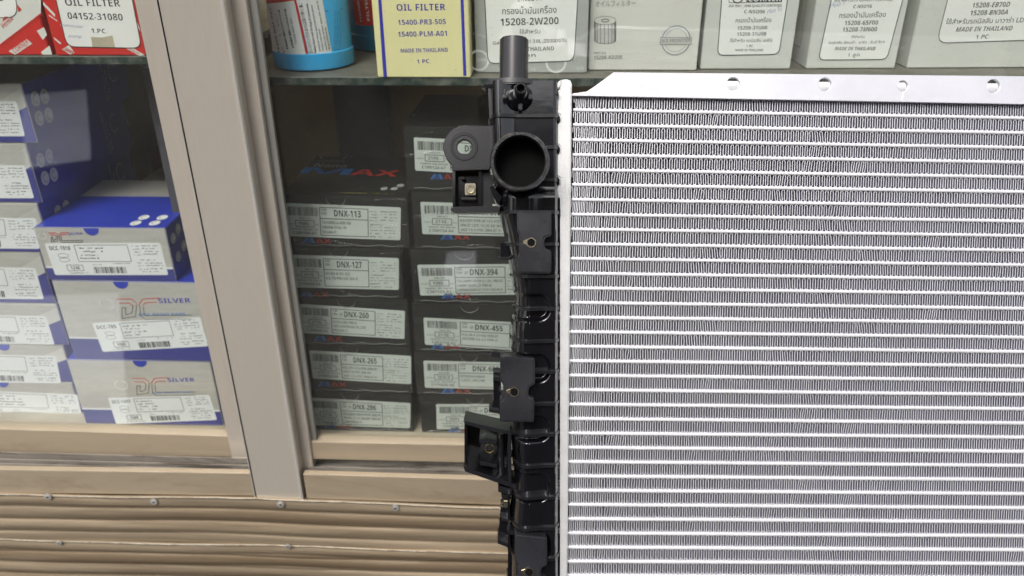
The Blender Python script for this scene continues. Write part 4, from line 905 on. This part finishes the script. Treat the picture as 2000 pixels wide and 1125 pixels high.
# --- top side plate with holes
def holed_plate():
    pts = [rp(x, y, .0022) for x, y in ((1116, 184), (1146, 179.5), (1158, 172), (1199, 142))]
    tr = rp(2000, 149.5, .0022); sl = (tr.y-pts[-1].y)/(tr.x-pts[-1].x); x1 = u1
    top = lambda x: pts[-1].y+(x-pts[-1].x)*sl
    pts += [Vector((x1, top(x1), 0))]
    yb = v0+PV-.0009
    pts += [Vector((x1, yb, 0)), Vector((pts[0].x, yb, 0))]
    c = bpy.data.curves.new('pl', 'CURVE'); c.dimensions = '2D'; c.fill_mode = 'BOTH'; c.extrude = .0008; c.bevel_depth = .00025; c.bevel_resolution = 1
    def spl(ps):
        s = c.splines.new('POLY'); s.points.add(len(ps)-1); s.use_cyclic_u = True
        for k, p in enumerate(ps): s.points[k].co = (p[0], p[1], 0, 1)
    spl([(p.x, p.y) for p in pts])
    for hx, hy, hr in ((1432, 164, 13.5), (1611, 165, 13.5), (1940, 168, 13.8)):
        q = rp(hx, hy, .0022); spl([(q.x+math.cos(6.28318*k/32)*hr*MMP, q.y+math.sin(6.28318*k/32)*hr*MMP) for k in range(32)])
    q = rp(1763, 168, .0022); hr = 11*MMP     # keyhole: round hole with a slot running down
    ring = [(q.x+math.cos(-math.pi/2+.09+ (6.28318-.18)*k/32)*hr, q.y+math.sin(-math.pi/2+.09+(6.28318-.18)*k/32)*hr) for k in range(33)]
    spl(ring+[(q.x-.0003, yb+.0012), (q.x+.0001, yb+.0012)][::1])
    o = bpy.data.objects.new('pl', c); COL.objects.link(o); dg = bpy.context.evaluated_depsgraph_get()
    me = bpy.data.meshes.new_from_object(o.evaluated_get(dg)); bpy.data.objects.remove(o)
    me.materials.clear(); me.materials.append(mat('plate_aluminium', (.76, .76, .80), .36, .45, noise=(14, .10), bump=.12, bscale=260, stain=[((.50, .50, .53), 18, .60, .35), ((.30, .30, .32), 160, .72, .5)], rvar=.1)); me.name = 'side_plate'
    o = bpy.data.objects.new('side_plate', me); COL.objects.link(o); o.parent = RADI; o.location = (0, 0, .0012)
    # bent-back lower web that the first fin is brazed to
    bm = bmesh.new(); a, b = pts[0].x+.001, x1
    add_to(bm, hexa([Vector((a, yb+.0012, .0006)), Vector((b, yb+.0012, .0006)), Vector((b, yb, .0006)), Vector((a, yb, .0006))], Vector((0, 0, -1)), CORE_D, .0002))
    link_bm('web', bm, M_ALU, o)
    t0 = rp(1160, 183, -.012); t1 = rp(1215, 157, -.012); t2 = rp(1990, 164, -.012); sl2 = (t2.y-t1.y)/(t2.x-t1.x)
    q = [Vector((t0.x, yb, -.012)), Vector((x1, yb, -.012)), Vector((x1, t1.y+(x1-t1.x)*sl2, -.012)), Vector((t1.x, t1.y, -.012)), Vector((t0.x, t0.y, -.012))]
    link_bm('back_flange', hexa(q, Vector((0, 0, -1)), .0012, .0002), M_ALU, o)
holed_plate()
# --- header plate with notched crimp edge
RIBS = [232, 292, 354, 416, 477, 538, 600, 661, 719, 780, 838, 897, 957, 1015, 1074, 1134, 1193, 1252]
hp = [(1092, 163), (1093, 157), (1099, 154.5), (1111, 154.5), (1117, 160)]
lx = lambda y: 1090-(y-155)*.0065
hp += [(1117-(y-160)*.0093, y) for y in (500, 900, 1320)]
left = [(lx(1320), 1320)]
for y in reversed(RIBS):
    x = lx(y); left += [(x-2, y+12), (x+3, y+9), (x+4.5, y+6), (x+4.5, y-6), (x+3, y-8), (x-2, y-11)]
left += [(1089, 180), (1092, 176)]
rpart('header_plate', prism(hp+left, -.020, .0048, .0007, 3), M_HEAD)
# clenched tip at the top of the header
rpart('crimp_tab', prism(rcorner([(1087, 172), (1088, 163), (1093, 157), (1098, 157), (1095, 168), (1092, 173)], 3), -.002, .0056, .0005), M_HEAD)

# --- plastic tank: one shaped skin
XLs = [(164, 953), (232, 955), (300, 958), (365, 966), (377, 972), (383, 974), (417, 974), (455, 984), (520, 995), (560, 1001), (600, 1003), (622, 999), (640, 997), (840, 997), (900, 1000), (960, 999), (1040, 993), (1125, 992), (1330, 990)]
def lerp_tab(t, y):
    if y <= t[0][0]: return t[0][1]
    for (a, b), (c, d) in zip(t, t[1:]):
        if y <= c: return b+(d-b)*(y-a)/(c-a)
    return t[-1][1]
def sst(a, b, x):
    t = min(1, max(0, (x-a)/(b-a))); return t*t*(3-2*t)
RECS = [(572, 622), (686, 739), (803, 852), (912, 966), (1022, 1078), (1132, 1190)]
def in_rec(x, y):
    v = 0
    for a, b in RECS:
        cy = (a+b)/2; hy = (b-a)/2; rr = 22
        # rounded box: open to the left, right end at 1074
        dx = max(0, x-(1074-rr)); dy = max(0, abs(y-cy)-(hy-rr)); d = math.hypot(dx, dy)-rr
        v = max(v, 1-sst(-4.5, 1.5, d))
    return v
def tank_w(x, y):
    xl = lerp_tab(XLs, y)
    low = sst(368, 388, y)
    # rounded left shoulder
    R = 34*low+20*(1-low); s = (x-xl)/R
    h = .0155*low+.0120*(1-low)
    if s < 1: hr = -.016+(h+.016)*math.sqrt(max(0, 1-(1-max(0, s))**2.2))
    else: hr = h
    flatx = 1036 if low > .5 else 981
    hr -= (sst(flatx-8, flatx+28, x))*(.0022*low+.0022*(1-low)) + sst(1084, 1092, x)*.0085
    hr -= .0044*in_rec(x, y)*low
    # first bulge under the outlet: smooth rounded top
    hr -= .004*(1-sst(374, 386, y))*sst(366, 374, y)*(1 if x < 1012 else 0)
    return hr
def tank():
    NX, vs, fs = 64, [], []; ys = [164+i*2.2 for i in range(int((1330-164)/2.2)+1)]
    for y in ys:
        xl = lerp_tab(XLs, y)
        if y > 560:
            xl += 5*max(1-sst(-5, 4, abs(y-(a+b)/2)-(b-a)/2) for a, b in RECS)
        for i in range(NX+1):
            t = (i/NX)**1.35; x = xl+(1094-xl)*t; wv = tank_w(x, y)
            p = rp(x, y, wv); vs.append((p.x, rp(x, y, 0).y, wv))
    m = NX+1
    for j in range(len(ys)-1):
        for i in range(NX): q = j*m+i; fs.append((q, q+m, q+m+1, q+1))
    # back and top closure
    k = len(vs)
    for j in range(len(ys)):
        a = vs[j*m]; b = vs[j*m+NX]; vs.append((a[0], a[1], -.021)); vs.append((b[0], b[1], -.021))
    for j in range(len(ys)-1): fs += [(j*m, k+2*j, k+2*j+2, j*m+m), (j*m+NX, j*m+m+NX, k+2*j+3, k+2*j+1), (k+2*j, k+2*j+1, k+2*j+3, k+2*j+2)]
    fs.append(tuple(range(0, m))[::1]+(k+1, k))
    o = link('side_tank', vs, fs, M_PLAS, RADI, smooth=True)
    o.modifiers.new('edge', 'EDGE_SPLIT').split_angle = RAD(55); return o
TK = tank()
def rib(y, x0=None, x1=1092, hgt=.0022, hw=2.6, parent=None):
    vs, fs = [], []; n = 40; xl = lerp_tab(XLs, y)
    if x0: xl = x0
    def outer(x): 
        s = tank_w(x, y-.01) ; return s
    for i in range(n+1):
        t = (i/n)**1.4; x = xl-2+(x1-xl+2)*t; ww = -.012 if i == 0 else max(tank_w(max(x, xl+.5), y), -.010)
        # ribs bridge the recesses
        if in_rec(x, y) > .1: ww += .0036*in_rec(x, y)
        top = ww+hgt
        for yy in (y-hw, y+hw):
            p = rp(x, yy, top); q = rp(x, yy, 0); vs.append((p.x, q.y, top)); vs.append((p.x, q.y, ww-.009))
    for i in range(n): a = i*4; b = a+4; fs += [(a, a+2, b+2, b), (a, b, b+1, a+1), (a+2, a+3, b+3, b+2)]
    fs += [(0, 1, 3, 2), (n*4, n*4+2, n*4+3, n*4+1)]
    return link('rib', vs, fs, M_PLASM, parent or TK, smooth=False)
for y in RIBS:
    rib(y, hw=3.2 if y < 420 else 2.8)
    x = lx(y); rpart('crimp_lug', prism(rcorner([(x-6, y-4.5), (x+4.5, y-4.5), (x+4.5, y+4.5), (x-6, y+4.5)], 2), -.004, .0058, .0004), M_PLAS, TK)
# seam of the mould along the tank
vs, fs = [], []
for j, y in enumerate(range(386, 1330, 4)):
    x = 1034.5
    for dx, dh in ((-1, -.0002), (0, .00035), (1, -.0002)):
        wv = tank_w(x+dx, y)+dh; p = rp(x+dx, y, wv); vs.append((p.x, rp(x+dx, y, 0).y, wv))
    if j: a = j*3; fs += [(a-3, a, a+1, a-2), (a-2, a+1, a+2, a-1)]
link('mould_seam', vs, fs, M_PLAS, TK, smooth=True)
# --- top: flat shoulder plate and filler neck
p = rp(1003.5, 164, 0); w_ax = -.001
def disc_at(px, py, w, rpx, hpx):
    return rp(px, py, w)
c = rp(1004, 163, .0); rN = 62*MMP
bm = cyl(Vector((c.x, c.y-.0026, -.006)), YLc, rN, rN, .0036, 56, .0007); rpart('flange', bm, mat('lighter_satin_plastic', (.035, .035, .037), .30, spec=.6), TK, True)
c = rp(1003.5, 160, 0); rC = 28.5*MMP; L = (rp(1003.5, 70, 0)-rp(1003.5, 160, 0)).y
bm = cyl(Vector((c.x, c.y, -.006)), YLc, rC, rC*.985, L, 56, .0010); rpart('filler_neck', bm, mat('metallic_black_plastic', (.030, .029, .030), .22, .25, noise=(200, .2), stretch=(6, .4, 6), coat=.4), TK, True)
# funnel under the flange
vs, fs = [], []; n = 30
for j in range(13):
    t = j/12; yy = 166+t*66; c = rp(1002-t*10, yy, -.006); r_ = (57-21*t**.7)*MMP
    for i in range(n): a = 6.28318*i/n; vs.append((c.x+math.cos(a)*r_, c.y, -.0065+math.sin(a)*r_*(.78-.2*t)))
for j in range(12):
    for i in range(n): fs.append((j*n+i, j*n+(i+1) % n, (j+1)*n+(i+1) % n, (j+1)*n+i))
link('neck_funnel', vs, fs, M_PLAS, TK, smooth=True)
rpart('gusset', prism([(953, 172), (958, 172), (968, 215), (966, 232), (956, 232)], -.008, .004), M_PLASM, TK)
rpart('gusset', prism([(981, 172), (988, 172), (988, 183), (983, 186)], .001, .0115), M_PLAS, TK)
rpart('gusset', prism([(1040, 173), (1091, 176), (1091, 186), (1046, 186)], -.01, .0095, .0008), M_PLASM, TK)
# drain nipple
c = rp(1014, 190, .010); d = Vector((.02, .12, 1)).normalized()
rpart('vent_boss', cyl(c, d, 27*MMP, 12*MMP, .010, 36, .0008), M_PLAS, TK, True)
rpart('vent_nipple', tube(c+d*.008, d, 11.5*MMP, 11*MMP, .009, 32, 6*MMP), M_PLASM, TK, True)
rpart('vent_bore', cyl(c+d*.009, d, 6*MMP, 6*MMP, .0035, 20, 0), M_HOLE, TK)
for poly in ([(1028, 183), (1041, 183), (1041, 194), (1028, 192)], [(992, 187), (1002, 184), (1002, 193), (996, 197)], [(1012, 197), (1021, 197), (1020, 215), (1013, 215)]):
    rpart('vent_lug', prism(poly, .008, .0165, .0005), M_PLASM, TK)
# --- outlet pipe
rimw = .040; c1 = rp(1015, 315, rimw); c0 = rp(1019, 323, .006); ax = (c1-c0)
k_ = (D0-rimw)/D0
ro = 56.5*MMP*k_; ri = 48.5*MMP*k_
rpart('outlet_pipe', tube(c0, ax, ro*.99, ro*.97, ax.length, 72, ri, .0009), mat('worn_black_plastic', (.022, .022, .024), .24, 0, coat=.4, noise=(50, .2), bump=.25, bscale=300, stain=[((.10, .10, .10), 140, .68, .5)]), TK, True)
rpart('outlet_bore', cyl(c0+ax.normalized()*.016, ax, ri*.99, ri*.99, .002, 40, 0), M_HOLE, TK)
rpart('outlet_flange', cyl(c0-ax.normalized()*.004, ax, ro*1.13, ro*1.04, .008, 60, .0008), M_PLASM, TK, True)
# --- lifting ear with hole
def eared():
    c = bpy.data.curves.new('ear', 'CURVE'); c.dimensions = '2D'; c.fill_mode = 'BOTH'; c.extrude = .0028; c.bevel_depth = .0004; c.bevel_resolution = 1
    pts = [(960, 246), (912, 246)]+[(909+math.cos(a)*42, 288-math.sin(a)*42.5) for a in [math.pi/2+(math.pi*1.02)*k/20 for k in range(1, 20)]]+[(912, 326), (960, 325)]
    s = c.splines.new('POLY'); s.points.add(len(pts)-1); s.use_cyclic_u = True
    for k, (x, y) in enumerate(pts): q = rp(x, y, -.004); s.points[k].co = (q.x, q.y, 0, 1)
    q = rp(907, 287, -.004); s = c.splines.new('POLY'); s.points.add(35); s.use_cyclic_u = True
    for k in range(36): s.points[k].co = (q.x+math.cos(6.28318*k/36)*15.5*MMP, q.y+math.sin(6.28318*k/36)*15.5*MMP, 0, 1)
    o = bpy.data.objects.new('ear', c); COL.objects.link(o); dg = bpy.context.evaluated_depsgraph_get()
    me = bpy.data.meshes.new_from_object(o.evaluated_get(dg)); bpy.data.objects.remove(o); me.materials.clear(); me.materials.append(M_PLASM)
    o = bpy.data.objects.new('mounting_ear', me); COL.objects.link(o); o.parent = TK; o.location = (0, 0, -.0075)
    rpart('ear_ring', tube(Vector((q.x, q.y, -.0062)), ZL, 29*MMP, 28*MMP, .0024, 40, 21*MMP), M_PLASM, TK, False)
eared()
# --- fixing brackets: walls, plates, spring nut
def ringnut(px, py, w, r=8.5, sq=False, par=None):
    c = rp(px, py, w)
    rpart('spring_nut', tube(c, ZL, r*MMP, r*MMP, .0016, 28, r*.62*MMP), M_NUT, par or TK, True)
    if sq: rpart('spring_nut', prism(rcorner([(px-11, py-12), (px+10, py-12), (px+10, py+11), (px-11, py+11)], 3), w-.001, w, .0003), M_NUT2, par or TK)
def plate(poly, w0, w1, m=M_PLASM, name='bracket_plate', bev=.0003): rpart(name, prism(poly, w0, w1, bev), m, TK)
# upper bracket
plate([(884, 326), (958, 326), (958, 410), (884, 410)], -.024, -.022, M_PLAS)
plate([(884, 330), (889, 330), (889, 408), (884, 408)], -.022, -.002, M_PLAS)
plate([(880, 326), (886, 323), (956, 325), (956, 331), (884, 333)], -.024, .0, M_PLASM)
plate([(880, 407), (886, 404), (972, 402), (976, 406), (976, 414), (890, 416), (881, 413)], -.024, .004, M_PLASM)
plate([(935, 330), (941, 330), (941, 404), (935, 404)], -.022, -.006, M_PLAS)
plate([(941, 332), (958, 332), (962, 404), (941, 404)], -.022, -.010, M_PLASM)
plate([(900, 345), (908, 345), (908, 350), (900, 350)], -.022, -.010); plate([(900, 385), (930, 385), (930, 390), (900, 390)], -.022, -.010)
ringnut(919, 370, -.010, 9, True); plate([(956, 365), (962, 362), (980, 385), (975, 400), (970, 398)], -.02, .003, M_PLAS)
# small clip bits at mid height
plate([(977, 475), (990, 475), (994, 502), (978, 502)], -.02, -.006, M_PLAS); plate([(974, 502), (996, 502), (996, 508), (974, 508)], -.02, -.002)
# pads with the screw holes
def pad(poly, w0, w1, hx, hy):
    o = rpart('clip_pad', prism(rcorner(poly, 5, 3), w0, w1, .0009, 3), mat('satin_pad_plastic', (.020, .020, .024), .28, 0, noise=(30, .25), bump=.15, bscale=60, rvar=.07), TK)
    c = rp(hx, hy, w1)
    rpart('screw_hole', cyl(Vector((c.x, c.y, w1-.001)), ZL, 7.5*MMP, 7.5*MMP, .00115, 26, 0), M_HOLE, TK)
    rpart('spring_nut', tube(Vector((c.x-.0002, c.y-.0002, w1-.0008)), ZL, 10*MMP, 10*MMP, .0013, 30, 7.4*MMP), M_NUT, TK, True)
    rpart('spring_nut', prism([(hx-16, hy-3), (hx-8, hy-6), (hx-8, hy+6), (hx-16, hy+2)], w1-.001, w1+.0004, .0002), M_NUT, TK)
pad([(1010, 411), (1077, 411), (1077, 461), (1063, 463), (1063, 485), (1077, 489), (1077, 534), (1010, 534), (1010, 500), (1014, 497), (1014, 455), (1010, 452)], .004, .020, 1038, 473)
pad([(977, 697), (1045, 699), (1045, 752), (1033, 754), (1031, 776), (1044, 778), (1043, 825), (976, 824), (976, 784), (983, 781), (983, 749), (977, 745)], .004, .021, 1005, 765)
pad([(1006, 1062), (1006, 1044), (1069, 1050), (1069, 1106), (1057, 1108), (1056, 1130), (1069, 1134), (1069, 1180), (1006, 1178), (1006, 1140), (1012, 1137), (1012, 1100), (1006, 1098)], .004, .021, 1034, 1117)
# dark catch pieces left of the second pad
plate([(963, 728), (978, 728), (980, 806), (958, 806), (964, 780)], -.022, -.002, M_PLAS); plate([(960, 686), (985, 689), (990, 700), (958, 697)], -.024, -.010); plate([(964, 736), (978, 738), (978, 746), (964, 743)], -.01, .003)
plate([(955, 799), (978, 803), (978, 809), (955, 805)], -.02, .002)
# large lower bracket
plate([(907, 826), (998, 842), (998, 948), (907, 912)], -.030, -.028, M_PLAS, 'bracket_plate')
plate([(909, 826), (913, 827), (913, 914), (909, 912)], -.028, -.004, M_PLAS)
plate([(905, 822), (975, 838), (1032, 848), (1034, 853), (975, 846), (908, 829)], -.030, .0, M_PLASM)
plate([(905, 911), (912, 914), (1000, 944), (1034, 954), (1060, 957), (1060, 962), (1000, 953), (908, 921)], -.030, .0, M_PLASM)
plate([(992, 846), (999, 848), (999, 944), (992, 942)], -.028, .002, M_PLASM)
c = rp(977, 847, -.012); c2 = rp(979, 930, -.012); rpart('bracket_post', cyl(c, c2-c, 7*MMP, 7*MMP, (c2-c).length, 24, .0003), M_PLASM, TK, True)
plate([(936, 858), (950, 855), (972, 862), (968, 869), (936, 866)], -.028, -.004); plate([(936, 900), (950, 903), (972, 908), (970, 914), (938, 909)], -.028, -.004)
ringnut(956, 874, -.010, 10)
# lowest catch pieces
plate([(973, 949), (1000, 955), (1000, 968), (973, 961)], -.024, -.004); plate([(979, 966), (998, 968), (998, 976), (980, 975)], -.02, -.004)
plate([(978, 990), (992, 990), (996, 1070), (972, 1058)], -.024, -.008, M_PLAS); plate([(972, 1054), (998, 1064), (998, 1072), (972, 1062)], -.022, .0); plate([(983, 978), (992, 978), (992, 992), (984, 992)], -.014, -.006, M_NUT, 'spring_nut')
plate([(979, 1012), (994, 1014), (994, 1020), (979, 1018)], -.02, -.002); plate([(991, 1036), (1008, 1038), (1008, 1046), (991, 1044)], -.006, .010)
plate([(992, 965), (996, 965), (998, 1200), (992, 1200)], -.02, .001, M_PLAS)
